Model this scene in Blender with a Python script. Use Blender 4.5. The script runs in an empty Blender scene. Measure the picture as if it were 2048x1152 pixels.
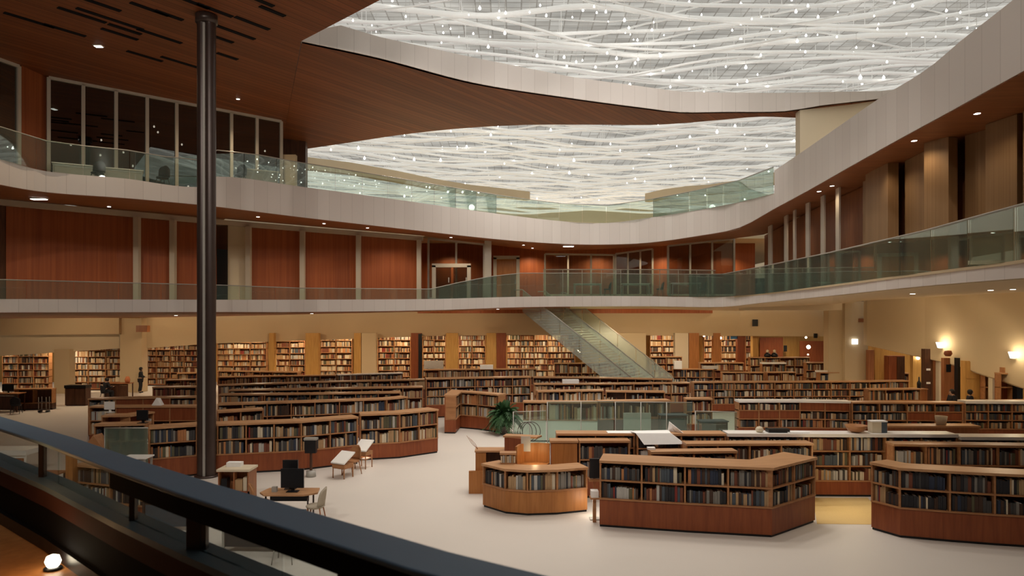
import bpy, bmesh, math, random
from mathutils import Vector, Matrix
random.seed(7)
SC = bpy.context.scene
COL = SC.collection
PI = math.pi
F, CX, HY, CZ = 1400.0, 1024.0, 635.0, 5.0      # focal length in px, principal column, horizon row, eye height

def P(px, py, D):
    """the point of the place seen at photo pixel (px, py), D metres in front of the eye"""
    return Vector(((px-CX)/F*D, D, CZ+(HY-py)/F*D))
def PX(px, D): return (px-CX)/F*D
def Dfl(y): return CZ*F/(y-HY)                   # distance of a floor point
def Dz(y, z): return (CZ-z)*F/(y-HY)             # distance of a point at height z
def lerp(a, b, t): return a+(b-a)*t

# ------------------------------------------------------------------ materials
MATS = {}
def nodes(name):
    m = bpy.data.materials.new(name); m.use_nodes = True
    nt = m.node_tree; nt.nodes.clear()
    out = nt.nodes.new('ShaderNodeOutputMaterial')
    MATS[name] = m
    return m, nt, out
def N(nt, typ, **kw):
    n = nt.nodes.new(typ)
    for k, v in kw.items():
        if k in n.inputs.keys(): n.inputs[k].default_value = v
        else: setattr(n, k, v)
    return n
def mapped(nt, scale, rot=(0, 0, 0), coord='Object'):
    tc = N(nt, 'ShaderNodeTexCoord'); mp = N(nt, 'ShaderNodeMapping')
    mp.inputs['Scale'].default_value = scale; mp.inputs['Rotation'].default_value = rot
    nt.links.new(tc.outputs[coord], mp.inputs['Vector'])
    return mp.outputs['Vector']
def flat(name, col, rough=.6, var=.12, scale=6., metal=0., spec=.4, vec=(1, 1, 1), bump=0.):
    m, nt, out = nodes(name)
    b = N(nt, 'ShaderNodeBsdfPrincipled', Roughness=rough, Metallic=metal)
    b.inputs['Specular IOR Level'].default_value = spec
    nz = N(nt, 'ShaderNodeTexNoise', Scale=scale, Detail=3.0)
    nt.links.new(mapped(nt, vec), nz.inputs['Vector'])
    r = N(nt, 'ShaderNodeMix', data_type='RGBA')
    r.inputs[6].default_value = tuple(c*(1-var) for c in col)+(1,)
    r.inputs[7].default_value = tuple(min(1, c*(1+var)) for c in col)+(1,)
    nt.links.new(nz.outputs['Fac'], r.inputs[0])
    nt.links.new(r.outputs[2], b.inputs['Base Color'])
    if bump:
        bp = N(nt, 'ShaderNodeBump', Strength=bump); nt.links.new(nz.outputs['Fac'], bp.inputs['Height'])
        nt.links.new(bp.outputs['Normal'], b.inputs['Normal'])
    nt.links.new(b.outputs[0], out.inputs[0])
    return m
def wood(name, a, b_, vec=(2, 2, .25), rot=(0, 0, 0), rough=.45, scale=5., seam=None, seam_dark=.55, coord='Object', spec=.35):
    """grained timber; seam = board width in metres measured along the mapped x axis"""
    m, nt, out = nodes(name)
    b = N(nt, 'ShaderNodeBsdfPrincipled', Roughness=rough)
    b.inputs['Specular IOR Level'].default_value = spec
    v = mapped(nt, (1, 1, 1), rot, coord)
    m2 = N(nt, 'ShaderNodeMapping'); m2.inputs['Scale'].default_value = vec; nt.links.new(v, m2.inputs['Vector']); v = m2.outputs['Vector']
    nz = N(nt, 'ShaderNodeTexNoise', Scale=scale, Detail=5.0, Distortion=.6)
    nt.links.new(v, nz.inputs['Vector'])
    cr = N(nt, 'ShaderNodeValToRGB')
    cr.color_ramp.elements[0].color = tuple(a)+(1,); cr.color_ramp.elements[0].position = .3
    cr.color_ramp.elements[1].color = tuple(b_)+(1,); cr.color_ramp.elements[1].position = .7
    nt.links.new(nz.outputs['Fac'], cr.inputs[0])
    colr = cr.outputs[0]
    if seam:
        v2 = mapped(nt, (1, 1, 1), rot, coord)
        sx = N(nt, 'ShaderNodeSeparateXYZ'); nt.links.new(v2, sx.inputs[0])
        d = N(nt, 'ShaderNodeMath', operation='DIVIDE'); d.inputs[1].default_value = seam
        nt.links.new(sx.outputs[0], d.inputs[0])
        fr = N(nt, 'ShaderNodeMath', operation='FRACT'); nt.links.new(d.outputs[0], fr.inputs[0])
        fl = N(nt, 'ShaderNodeMath', operation='FLOOR'); nt.links.new(d.outputs[0], fl.inputs[0])
        wn = N(nt, 'ShaderNodeTexWhiteNoise', noise_dimensions='1D'); nt.links.new(fl.outputs[0], wn.inputs['W'])
        lt = N(nt, 'ShaderNodeMath', operation='LESS_THAN'); lt.inputs[1].default_value = .035 if seam > .3 else .12
        nt.links.new(fr.outputs[0], lt.inputs[0])
        mr = N(nt, 'ShaderNodeMapRange'); mr.inputs[3].default_value = .8; mr.inputs[4].default_value = 1.2
        nt.links.new(wn.outputs['Value'], mr.inputs[0])
        sd = N(nt, 'ShaderNodeMapRange'); sd.inputs[3].default_value = 1; sd.inputs[4].default_value = seam_dark
        nt.links.new(lt.outputs[0], sd.inputs[0])
        mu = N(nt, 'ShaderNodeMath', operation='MULTIPLY')
        nt.links.new(mr.outputs[0], mu.inputs[0]); nt.links.new(sd.outputs[0], mu.inputs[1])
        vm = N(nt, 'ShaderNodeVectorMath', operation='SCALE')
        nt.links.new(colr, vm.inputs[0]); nt.links.new(mu.outputs[0], vm.inputs['Scale'])
        colr = vm.outputs[0]
    nt.links.new(colr, b.inputs['Base Color'])
    nt.links.new(b.outputs[0], out.inputs[0])
    return m
def emit(name, col, strength, sample=False):
    m, nt, out = nodes(name)
    e = N(nt, 'ShaderNodeEmission', Strength=strength); e.inputs[0].default_value = tuple(col)+(1,)
    nt.links.new(e.outputs[0], out.inputs[0])
    m.cycles.emission_sampling = 'AUTO' if sample else 'NONE'
    return m
def glass(name, tint, refl=.9, rough=.01, base=.03, haze=0.):
    m, nt, out = nodes(name)
    t = N(nt, 'ShaderNodeBsdfTransparent'); t.inputs[0].default_value = tuple(tint)+(1,)
    g = N(nt, 'ShaderNodeBsdfGlossy', Roughness=rough); g.inputs[0].default_value = (.9, .96, .93, 1)
    fz = N(nt, 'ShaderNodeFresnel', IOR=1.5)
    mm = N(nt, 'ShaderNodeMath', operation='MULTIPLY_ADD'); mm.inputs[1].default_value = refl; mm.inputs[2].default_value = base
    nt.links.new(fz.outputs[0], mm.inputs[0])
    mx = N(nt, 'ShaderNodeMixShader')
    nt.links.new(mm.outputs[0], mx.inputs[0]); nt.links.new(t.outputs[0], mx.inputs[1]); nt.links.new(g.outputs[0], mx.inputs[2])
    d = N(nt, 'ShaderNodeBsdfDiffuse'); d.inputs[0].default_value = (.62, .80, .70, 1)
    m2 = N(nt, 'ShaderNodeMixShader'); m2.inputs[0].default_value = haze
    nt.links.new(mx.outputs[0], m2.inputs[1]); nt.links.new(d.outputs[0], m2.inputs[2])
    nt.links.new(m2.outputs[0], out.inputs[0])
    return m

def frost(name):
    m, nt, out = nodes(name)
    t = N(nt, 'ShaderNodeBsdfTransparent'); t.inputs[0].default_value = (.88, .93, .89, 1)
    d = N(nt, 'ShaderNodeBsdfDiffuse'); d.inputs[0].default_value = (.74, .78, .71, 1)
    g = N(nt, 'ShaderNodeBsdfGlossy', Roughness=.08)
    a_ = N(nt, 'ShaderNodeMixShader'); a_.inputs[0].default_value = .30; nt.links.new(t.outputs[0], a_.inputs[1]); nt.links.new(d.outputs[0], a_.inputs[2])
    b_ = N(nt, 'ShaderNodeMixShader'); b_.inputs[0].default_value = .06; nt.links.new(a_.outputs[0], b_.inputs[1]); nt.links.new(g.outputs[0], b_.inputs[2])
    nt.links.new(b_.outputs[0], out.inputs[0])
wood('wood_red', (.205, .050, .017), (.29, .080, .026), vec=(2.5, 2.5, .2))
wood('wood_orange', (.34, .13, .035), (.46, .19, .055), vec=(2.5, 2.5, .2))
wood('wood_top', (.42, .215, .100), (.54, .300, .150), vec=(.4, 3, 3), scale=3, rough=.35)
wood('wood_shelf', (.34, .150, .060), (.44, .21, .09), vec=(.5, 3, 3), scale=3)
wood('wood_dark', (.055, .022, .012), (.10, .04, .02))
wood('wood_case', (.26, .095, .035), (.36, .14, .055), vec=(2.5, 2.5, .2))
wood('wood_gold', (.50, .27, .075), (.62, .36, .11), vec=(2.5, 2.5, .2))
wood('ceiling_wood', (.20, .058, .019), (.30, .092, .030), vec=(6, .12, 1), rot=(0, 0, .628), scale=2.2, seam=.3, seam_dark=.6, rough=.5)
wood('soffit_wood', (.22, .075, .028), (.32, .115, .042), vec=(.3, 3, 1), scale=2.5, rough=.5)
wood('wall_wood', (.27, .066, .019), (.39, .108, .032), vec=(3, 3, .06), scale=3., rough=.5)
wood('fin_wood', (.27, .155, .072), (.36, .215, .105), vec=(7, 7, .05), scale=2.5, rough=.55)
flat('fascia_plain', (.70, .645, .60), .55, .03, 2)
flat('beige', (.60, .475, .30), .75, .04, .6)
flat('beige_light', (.68, .58, .42), .75, .04, .6)
flat('floor_stone', (.655, .595, .53), .55, .05, .35, spec=.3)
flat('carpet_yellow', (.66, .46, .19), .9, .08, 30)
flat('dark_steel', (.058, .036, .029), .36, .2, 3, metal=.3, spec=.6)
flat('rail_paint', (.15, .225, .295), .5, .06, 4, spec=.5)
flat('rail_side', (.012, .012, .014), .85, .1, 4, spec=.1)
flat('rust_paint', (.075, .022, .014), .8, .15, 4)
flat('black', (.008, .008, .010), .4, .2, 8)
flat('black_cloth', (.014, .014, .018), .9, .3, 12)
flat('grey_metal', (.42, .40, .36), .4, .06, 5, metal=.2)
flat('frame_pale', (.56, .50, .41), .5, .05, 3)
flat('white_lac', (.86, .83, .78), .3, .02, 3)
flat('paper', (.86, .84, .81), .7, .03, 10)
flat('tube_white', (.82, .81, .78), .4, .03, 3)
flat('seat_fabric', (.42, .36, .27), .8, .1, 20)
flat('skin', (.42, .26, .18), .6, .05, 10)
flat('hair_dark', (.012, .009, .008), .6, .3, 30)
flat('leaf', (.035, .095, .03), .55, .45, 5)
flat('pot', (.12, .10, .08), .6, .1, 5)
flat('orange_cloth', (.5, .17, .07), .9, .1, 10)
flat('blue_sign', (.05, .22, .5), .4, .05, 5)
emit('lamp_warm', (1, .86, .62), 9.)
emit('lamp_white', (1, .95, .86), 7.)
emit('bulb', (1, .97, .9), 12.)
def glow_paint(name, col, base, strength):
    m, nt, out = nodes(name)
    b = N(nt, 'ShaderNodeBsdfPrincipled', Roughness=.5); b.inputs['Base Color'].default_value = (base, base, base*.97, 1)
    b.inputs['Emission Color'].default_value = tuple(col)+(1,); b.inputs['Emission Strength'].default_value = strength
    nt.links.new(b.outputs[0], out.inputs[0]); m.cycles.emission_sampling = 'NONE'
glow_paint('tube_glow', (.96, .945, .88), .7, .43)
glow_paint('rod_glow', (.96, .945, .88), .7, .32)  # rods and hangers are no lamps; glow is added to keep them pale
emit('panel_white', (1, .97, .9), 2.2)
glass('glass_rail', (.89, .95, .92), refl=.8, base=.03, haze=.04)
glass('glass_mid', (.62, .60, .56), refl=1.0, base=.06)
frost('frosted_glass')
glass('glass_screen', (.76, .85, .80), refl=.8, base=.03, haze=.05)
glass('glass_near', (.84, .88, .87), refl=.16, base=.01)
glass('glass_dark', (.30, .29, .27), refl=1.1, base=.13)

# fascia cladding: white panels with vertical joints every 0.6 m, measured along the band (uv)
def fascia_mat():
    m, nt, out = nodes('fascia')
    b = N(nt, 'ShaderNodeBsdfPrincipled', Roughness=.5)
    uv = N(nt, 'ShaderNodeUVMap'); sx = N(nt, 'ShaderNodeSeparateXYZ'); nt.links.new(uv.outputs[0], sx.inputs[0])
    d = N(nt, 'ShaderNodeMath', operation='DIVIDE'); d.inputs[1].default_value = .62; nt.links.new(sx.outputs[0], d.inputs[0])
    fr = N(nt, 'ShaderNodeMath', operation='FRACT'); nt.links.new(d.outputs[0], fr.inputs[0])
    fl = N(nt, 'ShaderNodeMath', operation='FLOOR'); nt.links.new(d.outputs[0], fl.inputs[0])
    wn = N(nt, 'ShaderNodeTexWhiteNoise', noise_dimensions='1D'); nt.links.new(fl.outputs[0], wn.inputs['W'])
    lt = N(nt, 'ShaderNodeMath', operation='LESS_THAN'); lt.inputs[1].default_value = .035; nt.links.new(fr.outputs[0], lt.inputs[0])
    mx = N(nt, 'ShaderNodeMix', data_type='RGBA')
    mx.inputs[6].default_value = (.70, .635, .585, 1); mx.inputs[7].default_value = (.755, .695, .645, 1)
    nt.links.new(wn.outputs['Value'], mx.inputs[0])
    m2 = N(nt, 'ShaderNodeMix', data_type='RGBA'); m2.inputs[7].default_value = (.60, .54, .495, 1)
    nt.links.new(lt.outputs[0], m2.inputs[0]); nt.links.new(mx.outputs[2], m2.inputs[6])
    nt.links.new(m2.outputs[2], b.inputs['Base Color']); nt.links.new(b.outputs[0], out.inputs[0])
fascia_mat()
# luminous skylight: pale streaky panes between thin greyer bars, all of it gives off light
def skylight_mat():
    m, nt, out = nodes('skylight_glow')
    br = N(nt, 'ShaderNodeTexBrick', Scale=1.); br.offset = 0.
    br.inputs['Color1'].default_value = (.43, .405, .36, 1); br.inputs['Color2'].default_value = (.56, .54, .49, 1)
    br.inputs['Mortar'].default_value = (.33, .305, .265, 1); br.inputs['Mortar Size'].default_value = .03
    br.inputs['Brick Width'].default_value = .62; br.inputs['Row Height'].default_value = .45
    nt.links.new(mapped(nt, (1, 1, 1)), br.inputs['Vector'])
    nz = N(nt, 'ShaderNodeTexNoise', Scale=1., Detail=6.); nt.links.new(mapped(nt, (.35, 1.5, 1)), nz.inputs['Vector'])
    mr = N(nt, 'ShaderNodeMapRange'); mr.inputs[1].default_value = .3; mr.inputs[2].default_value = .7
    mr.inputs[3].default_value = .62; mr.inputs[4].default_value = 1.22
    nt.links.new(nz.outputs['Fac'], mr.inputs[0])
    e = N(nt, 'ShaderNodeEmission'); nt.links.new(br.outputs['Color'], e.inputs[0]); nt.links.new(mr.outputs[0], e.inputs[1])
    nt.links.new(e.outputs[0], out.inputs[0])
skylight_mat()

# ------------------------------------------------------------------ mesh builder
class MB:
    def __init__(s): s.v = []; s.f = []; s.m = []; s.uv = {}; s.smooth = set()
    def add(s, vs, fs, mi=0, smooth=False):
        o = len(s.v); s.v += [Vector(p) for p in vs]
        for f in fs:
            if smooth: s.smooth.add(len(s.f))
            s.f.append([o+i for i in f]); s.m.append(mi)
        return s
    def box(s, a, b, mi=0):
        (x0, y0, z0), (x1, y1, z1) = a, b
        vs = [(x0, y0, z0), (x1, y0, z0), (x1, y1, z0), (x0, y1, z0), (x0, y0, z1), (x1, y0, z1), (x1, y1, z1), (x0, y1, z1)]
        return s.add(vs, [(3, 2, 1, 0), (4, 5, 6, 7), (0, 1, 5, 4), (1, 2, 6, 5), (2, 3, 7, 6), (3, 0, 4, 7)], mi)
    def obox(s, c, ux, uy, uz, mi=0):
        """oriented box: centre and three half-axis vectors"""
        c = Vector(c); ux = Vector(ux); uy = Vector(uy); uz = Vector(uz)
        vs = [c+ux*i+uy*j+uz*k for k in (-1, 1) for i, j in ((-1, -1), (1, -1), (1, 1), (-1, 1))]
        return s.add(vs, [(3, 2, 1, 0), (4, 5, 6, 7), (0, 1, 5, 4), (1, 2, 6, 5), (2, 3, 7, 6), (3, 0, 4, 7)], mi)
    def strip(s, A, B, z0, z1, mi=0):
        """solid slab between two plan polylines A (front) and B (back)"""
        n = len(A)
        z0s = z0 if isinstance(z0, (list, tuple)) else [z0]*n
        z1s = z1 if isinstance(z1, (list, tuple)) else [z1]*n
        vs = []
        for i in range(n):
            vs += [(A[i][0], A[i][1], z0s[i]), (A[i][0], A[i][1], z1s[i]), (B[i][0], B[i][1], z1s[i]), (B[i][0], B[i][1], z0s[i])]
        fs = []
        for i in range(n-1):
            a = 4*i; b = a+4
            fs += [(a, b, b+1, a+1), (a+1, b+1, b+2, a+2), (a+2, b+2, b+3, a+3), (a+3, b+3, b, a)]
        e = 4*(n-1)
        fs += [(0, 1, 2, 3), (e+3, e+2, e+1, e)]
        return s.add(vs, fs, mi)
    def tube(s, pts, r, n=8, mi=0, cap=True):
        pts = [Vector(p) for p in pts]; k = len(pts)
        rs = r if isinstance(r, (list, tuple)) else [r]*k
        vs = []; up = Vector((0, 0, 1))
        for i, p in enumerate(pts):
            t = (pts[min(i+1, k-1)]-pts[max(i-1, 0)]).normalized()
            a = t.cross(up)
            if a.length < .05: a = t.cross(Vector((1, 0, 0)))
            a.normalize(); b = a.cross(t)
            vs += [p+(a*math.cos(2*PI*j/n)+b*math.sin(2*PI*j/n))*rs[i] for j in range(n)]
        fs = [(i*n+j, i*n+(j+1) % n, (i+1)*n+(j+1) % n, (i+1)*n+j) for i in range(k-1) for j in range(n)]
        s.add(vs, fs, mi, True)
        if cap: 
            o = len(s.v)-len(vs)
            s.f.append([o+j for j in range(n)][::-1]); s.m.append(mi)
            s.f.append([o+(k-1)*n+j for j in range(n)]); s.m.append(mi)
        return s
    def lathe(s, prof, c=(0, 0, 0), n=12, mi=0):
        vs = [(c[0]+r*math.cos(2*PI*j/n), c[1]+r*math.sin(2*PI*j/n), c[2]+z) for r, z in prof for j in range(n)]
        fs = [(i*n+j, i*n+(j+1) % n, (i+1)*n+(j+1) % n, (i+1)*n+j) for i in range(len(prof)-1) for j in range(n)]
        return s.add(vs, fs, mi, True)
    def prism(s, poly, z0, z1, mi=0):
        n = len(poly)
        vs = [(x, y, z0) for x, y in poly]+[(x, y, z1) for x, y in poly]
        return s.add(vs, [tuple(range(n))[::-1], tuple(range(n, 2*n))]+[(i, (i+1) % n, n+(i+1) % n, n+i) for i in range(n)], mi)
    def build(s, name, mats, parent=None, loc=None, bevel=0):
        if isinstance(mats, str): mats = [mats]
        off = wloc(parent) if parent else Vector((0, 0, 0))
        if loc is not None: off = off+Vector(loc)
        elif not parent and s.v:
            xs = [p.x for p in s.v]; ys = [p.y for p in s.v]; zs = [p.z for p in s.v]
            off = Vector(((min(xs)+max(xs))/2, (min(ys)+max(ys))/2, min(zs)))
        me = bpy.data.meshes.new(name)
        me.from_pydata([tuple(p-off) for p in s.v], [], s.f)
        for m in mats: me.materials.append(MATS[m])
        for i, p in enumerate(me.polygons):
            p.material_index = s.m[i]
            if i in s.smooth: p.use_smooth = True
        if s.uv:
            ul = me.uv_layers.new(name='uv')
            for p in me.polygons:
                for li in p.loop_indices:
                    ul.data[li].uv = s.uv.get(me.loops[li].vertex_index, (0, 0))
        me.update()
        bm = bmesh.new(); bm.from_mesh(me); bmesh.ops.recalc_face_normals(bm, faces=bm.faces); bm.to_mesh(me); bm.free()
        o = bpy.data.objects.new(name, me); COL.objects.link(o)
        if parent:
            o.parent = parent
            if loc is not None: o.location = loc
        else: o.location = off
        if bevel:
            bv = o.modifiers.new('bevel', 'BEVEL'); bv.width = bevel; bv.segments = 2; bv.limit_method = 'ANGLE'
        return o
def wloc(o):
    v = Vector((0, 0, 0))
    while o: v += Vector(o.location); o = o.parent
    return v
def tag(o, label=None, cat=None, group=None, kind=None):
    if label: o['label'] = label
    if cat: o['category'] = cat
    if group: o['group'] = group
    if kind: o['kind'] = kind
    return o
def thing(name, label, cat, loc=(0, 0, 0), rz=0, group=None):
    o = bpy.data.objects.new(name, None); COL.objects.link(o); o.empty_display_size = .2
    o.location = loc; o.rotation_euler = (0, 0, rz)
    return tag(o, label, cat, group)
def copy_tree(o, parent=None):
    c = o.copy(); COL.objects.link(c); c.parent = parent
    for ch in list(o.children): copy_tree(ch, c)
    return c
def struct(o, label=None): return tag(o, label, None, None, 'structure')

def resample(keys, step):
    """keys: list of tuples, first entry the photo column; Catmull-Rom through them"""
    out = []
    n = len(keys)
    for i in range(n-1):
        p0 = keys[max(i-1, 0)]; p1 = keys[i]; p2 = keys[i+1]; p3 = keys[min(i+2, n-1)]
        k = max(1, int(abs(p2[0]-p1[0])/step))
        for j in range(k):
            t = j/k
            q = []
            for a, b, c, d, xa, xb, xc, xd in zip(p0, p1, p2, p3, [p0[0]]*9, [p1[0]]*9, [p2[0]]*9, [p3[0]]*9):
                m1 = (c-a)/((xc-xa) or 1)*(xc-xb); m2 = (d-b)/((xd-xb) or 1)*(xc-xb)
                q.append((2*t**3-3*t**2+1)*b+(t**3-2*t**2+t)*m1+(-2*t**3+3*t**2)*c+(t**3-t**2)*m2)
            out.append(tuple(q))
    out.append(tuple(keys[-1]))
    return out
def interp(keys, x):
    if x <= keys[0][0]: return keys[0]
    for a, b in zip(keys, keys[1:]):
        if x <= b[0]:
            t = (x-a[0])/((b[0]-a[0]) or 1)
            return tuple(lerp(u, v, t) for u, v in zip(a, b))
    return keys[-1]
def band(name, bot, top, thick, mat, label):
    """upright curved band: bottom and top 3-D polylines with a thickness away from the eye"""
    mb = MB(); n = len(bot); u = 0
    nrm = []
    for i in range(n):
        d = bot[min(i+1, n-1)]-bot[max(i-1, 0)]; d.z = 0; d.normalize()
        nrm.append(Vector((-d.y, d.x, 0))*thick)
    vs = []
    for i in range(n):
        if i: u += (Vector((bot[i].x, bot[i].y, 0))-Vector((bot[i-1].x, bot[i-1].y, 0))).length
        vs += [bot[i], top[i], top[i]+nrm[i], bot[i]+nrm[i]]
        for j in range(4): mb.uv[4*i+j] = (u, 0)
    fs = []
    for i in range(n-1):
        a = 4*i; b = a+4
        fs += [(a, b, b+1, a+1), (a+1, b+1, b+2, a+2), (a+2, b+2, b+3, a+3), (a+3, b+3, b, a)]
    e = 4*(n-1); fs += [(0, 1, 2, 3), (e+3, e+2, e+1, e)]
    mb.add(vs, fs)
    return struct(mb.build(name, mat), label)
def slab(name, A, B, t, mat, label):
    """sloping sheet with thickness t upward between two 3-D polylines of equal length"""
    mb = MB(); n = len(A); up = Vector((0, 0, t))
    vs = []
    for a, b in zip(A, B): vs += [a, b, b+up, a+up]
    fs = []
    for i in range(n-1):
        a = 4*i; b = a+4
        fs += [(a, b, b+1, a+1), (a+1, b+1, b+2, a+2), (a+2, b+2, b+3, a+3), (a+3, b+3, b, a)]
    e = 4*(n-1); fs += [(0, 1, 2, 3), (e+3, e+2, e+1, e)]
    mb.add(vs, fs)
    return struct(mb.build(name, mat), label)

def offset_line(pts, d):
    """plan polyline moved d to the left of its direction (away from the eye), mitred"""
    n = len(pts); out = []
    for i in range(n):
        ns = []
        for a, b in ((i-1, i), (i, i+1)):
            if a >= 0 and b < n:
                v = Vector((pts[b][0]-pts[a][0], pts[b][1]-pts[a][1])).normalized(); ns.append(Vector((-v.y, v.x)))
        m = sum(ns, Vector((0, 0))).normalized(); k = d/max(.45, m.dot(ns[0]))
        out.append((pts[i][0]+m.x*k, pts[i][1]+m.y*k))
    return out

# ------------------------------------------------------------------ camera
cam = bpy.data.cameras.new('camera'); co = bpy.data.objects.new('camera', cam); COL.objects.link(co)
co.location = (0, 0, CZ); co.rotation_euler = (PI/2, 0, 0)
cam.sensor_width = 36; cam.lens = 36*F/2048; cam.shift_y = (HY-576)/2048
cam.clip_start = .05; cam.clip_end = 300
cam.dof.use_dof = True; cam.dof.focus_distance = 22; cam.dof.aperture_fstop = 2.4
SC.camera = co
SC.view_settings.view_transform = 'Standard'; SC.view_settings.look = 'None'
SC.view_settings.exposure = 0.0; SC.view_settings.gamma = 1
SC.cycles.transparent_max_bounces = 32; SC.cycles.max_bounces = 8
SC.cycles.use_denoising = True
w = bpy.data.worlds.new('world'); SC.world = w; w.use_nodes = True
w.node_tree.nodes['Background'].inputs[0].default_value = (1, .86, .70, 1)
w.node_tree.nodes['Background'].inputs[1].default_value = .02

# ------------------------------------------------------------------ setting: floor
fb = MB(); fb.box((-60, 4, -.2), (50, 75, 0)); struct(fb.build('floor', 'floor_stone'), 'pale stone floor of the hall')

# third-level band: (photo column, bottom row, top row)
L3 = [(-200, 325, 268), (0, 369, 318), (90, 384, 342), (250, 396, 357), (395, 409, 374), (432, 413, 353), (600, 434, 373), (800, 457, 400), (1000, 479, 428),
      (1130, 488, 443), (1215, 489, 446), (1300, 485, 435), (1400, 471, 419), (1479, 455, 404), (1549, 417, 386)]
L3R = [(1549, 417, 341), (1614, 382, 297), (1700, 333, 237), (1764, 297, 193), (1822, 265, 159), (1870, 239, 126), (1921, 211, 82), (1975, 181, 40), (2026, 153, 0), (2048, 141, -18), (2200, 50, -160), (2864, -265, -560)]
def l3pt(k): 
    D = 4.5*F/(HY-k[1]); return P(k[0], k[1], D), P(k[0], k[2], D)
l3a = [l3pt(k) for k in resample(L3, 22)]
l3b = [l3pt(k) for k in resample(L3R, 22)]
band('trim_1', [a for a, b in l3a], [b for a, b in l3a], .25, 'fascia', 'white panelled fascia of the upper gallery')
band('trim_2', [a for a, b in l3b], [b for a, b in l3b], .25, 'fascia', 'tall white parapet band rising along the right side')
# second-level band: (column, bottom row, top row, distance)
L2 = [(-200, 626, 597, 21.5), (0, 625, 598, 25.2), (440, 624, 599.5, 29.5), (600, 624, 599.3, 31.4), (860, 620.5, 598, 36.5), (1041, 614.5, 593.5, 41.5), (1190, 612.8, 592, 44), (1300, 612.5, 592.5, 43.2),
      (1446, 613.5, 594, 38.5), (1519, 606, 588, 32.5), (1665, 591, 570, 22.3), (1848, 572, 546, 16.4), (2048, 556, 520.6, 12.78), (2250, 542, 488, 10.4), (2864, 495, 425, 7.0)]
l2 = resample(L2, 22)
l2bot = [P(k[0], k[1], k[3]) for k in l2]; l2top = [P(k[0], k[2], k[3]) for k in l2]
band('trim_3', l2bot, l2top, .25, 'fascia', 'white fascia of the lower gallery')

def inset(pts, d=.02):
    return [Vector((x, y, p.z-.02)) for (x, y), p in zip(offset_line([(p.x, p.y) for p in pts], d), pts)]
# soffits of the two galleries, from the band back to the rooms behind: (column, row, distance)
S3 = [(-200, 372, 25), (0, 398, 29), (440, 437, 34.5), (840, 471, 40), (985, 490, 46), (1100, 503, 48), (1330, 492, 48), (1470, 478, 45), (1500, 470, 39.5), (1600, 412, 28.3), (1700, 362, 23.1), (1845, 286, 18.2), (2035, 226, 15.6), (2200, 150, 13), (2864, -106, 8.5)]
s3a = l3a+l3b[1:]; s3b = []
s3a = [q[0] for q in s3a]
for k in resample(L3, 22)+resample(L3R, 22)[1:]:
    q = interp(S3, k[0]); s3b.append(P(q[0], q[1], q[2])+Vector((1.3, .3, 0))*min(1, max(0, (k[0]-1480)/40)))
s3a = inset(s3a)
slab('ceiling', s3a, s3b, .1, 'soffit_wood', 'timber soffit under the upper gallery')
S2 = [(-200, 640, 42), (0, 637, 45), (240, 636, 47), (430, 633, 49), (640, 628, 50), (860, 623, 50), (1045, 619, 50), (1300, 618, 50), (1480, 622, 49), (1655, 612, 46), (1731, 601, 42), (2048, 584, 32), (2250, 570, 28), (2864, 540, 18)]
s2b = []
for k in l2: q = interp(S2, k[0]); s2b.append(P(q[0], q[1], q[2]))
i_r = next(i for i, k in enumerate(l2) if k[0] >= 1130)
l2in = inset(l2bot)
slab('ceiling', l2in[:i_r+1], s2b[:i_r+1], .08, 'soffit_wood', 'timber soffit under the left lower gallery')
slab('ceiling', l2in[i_r:], s2b[i_r:], .08, 'beige', 'plaster soffit under the right lower gallery')

# great timber ceiling with its long opening (height 14.5)
ZC = 14.5
def C(px, py): return P(px, py, (ZC-CZ)*F/(HY-py))
up_edge = [C(*k) for k in resample([(603, 82), (760, 116), (947, 165), (1150, 197), (1300, 217), (1360, 224), (1450, 223.5), (1570, 222), (1640, 211), (1760, 197), (1900, 180), (2100, 160)], 25)]
lo_edge = [C(*k) for k in resample([(560, 308), (600, 300), (700, 285), (800, 270), (920, 257), (1050, 250), (1180, 249.5), (1300, 250), (1370, 246), (1440, 240), (1520, 233.5), (1600, 236), (1760, 240), (2100, 245)], 25)]
import bisect
mb = MB()
# strip between the opening and the far edge
A = [up_edge[int(i*(len(up_edge)-1)/60)] for i in range(61)]; B = [lo_edge[int(i*(len(lo_edge)-1)/60)] for i in range(61)]
mb.strip([(p.x, p.y+.06) for p in A], [(p.x, p.y) for p in B], ZC, ZC+.12)
ce1 = mb.build('ceiling', 'ceiling_wood'); struct(ce1, 'dark timber ceiling strip beyond the long opening')
tip = C(603, 82); nearp = C(760, 0); d = (nearp-tip); ext = tip+d*5
lf = C(560, 308)
mb = MB()
mb.prism([(tip.x, tip.y), (lf.x, lf.y), (-30, lf.y-2), (-60, 26), (-60, 6), (ext.x, 6), (ext.x, ext.y)], ZC, ZC+.12)
struct(mb.build('ceiling', 'ceiling_wood'), 'dark timber ceiling over the left galleries')
# the opening's white edge
tops = [(603, 82), (676, 49), (760, 74), (947, 115), (1150, 155), (1300, 175), (1360, 183), (1450, 185), (1560, 186), (1640, 184), (1760, 182), (1900, 168), (2100, 150)]
edge_t = []
for p in up_edge:
    px = CX+p.x/p.y*F
    t_ = interp(tops, px); edge_t.append(P(px, t_[1] if px > 676 else 66-(px-603)*.2, p.y))
edge_t[0] = P(603, 68, up_edge[0].y)
band('trim_4', up_edge, edge_t, .2, 'fascia', 'white fascia along the ceiling opening')
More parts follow.
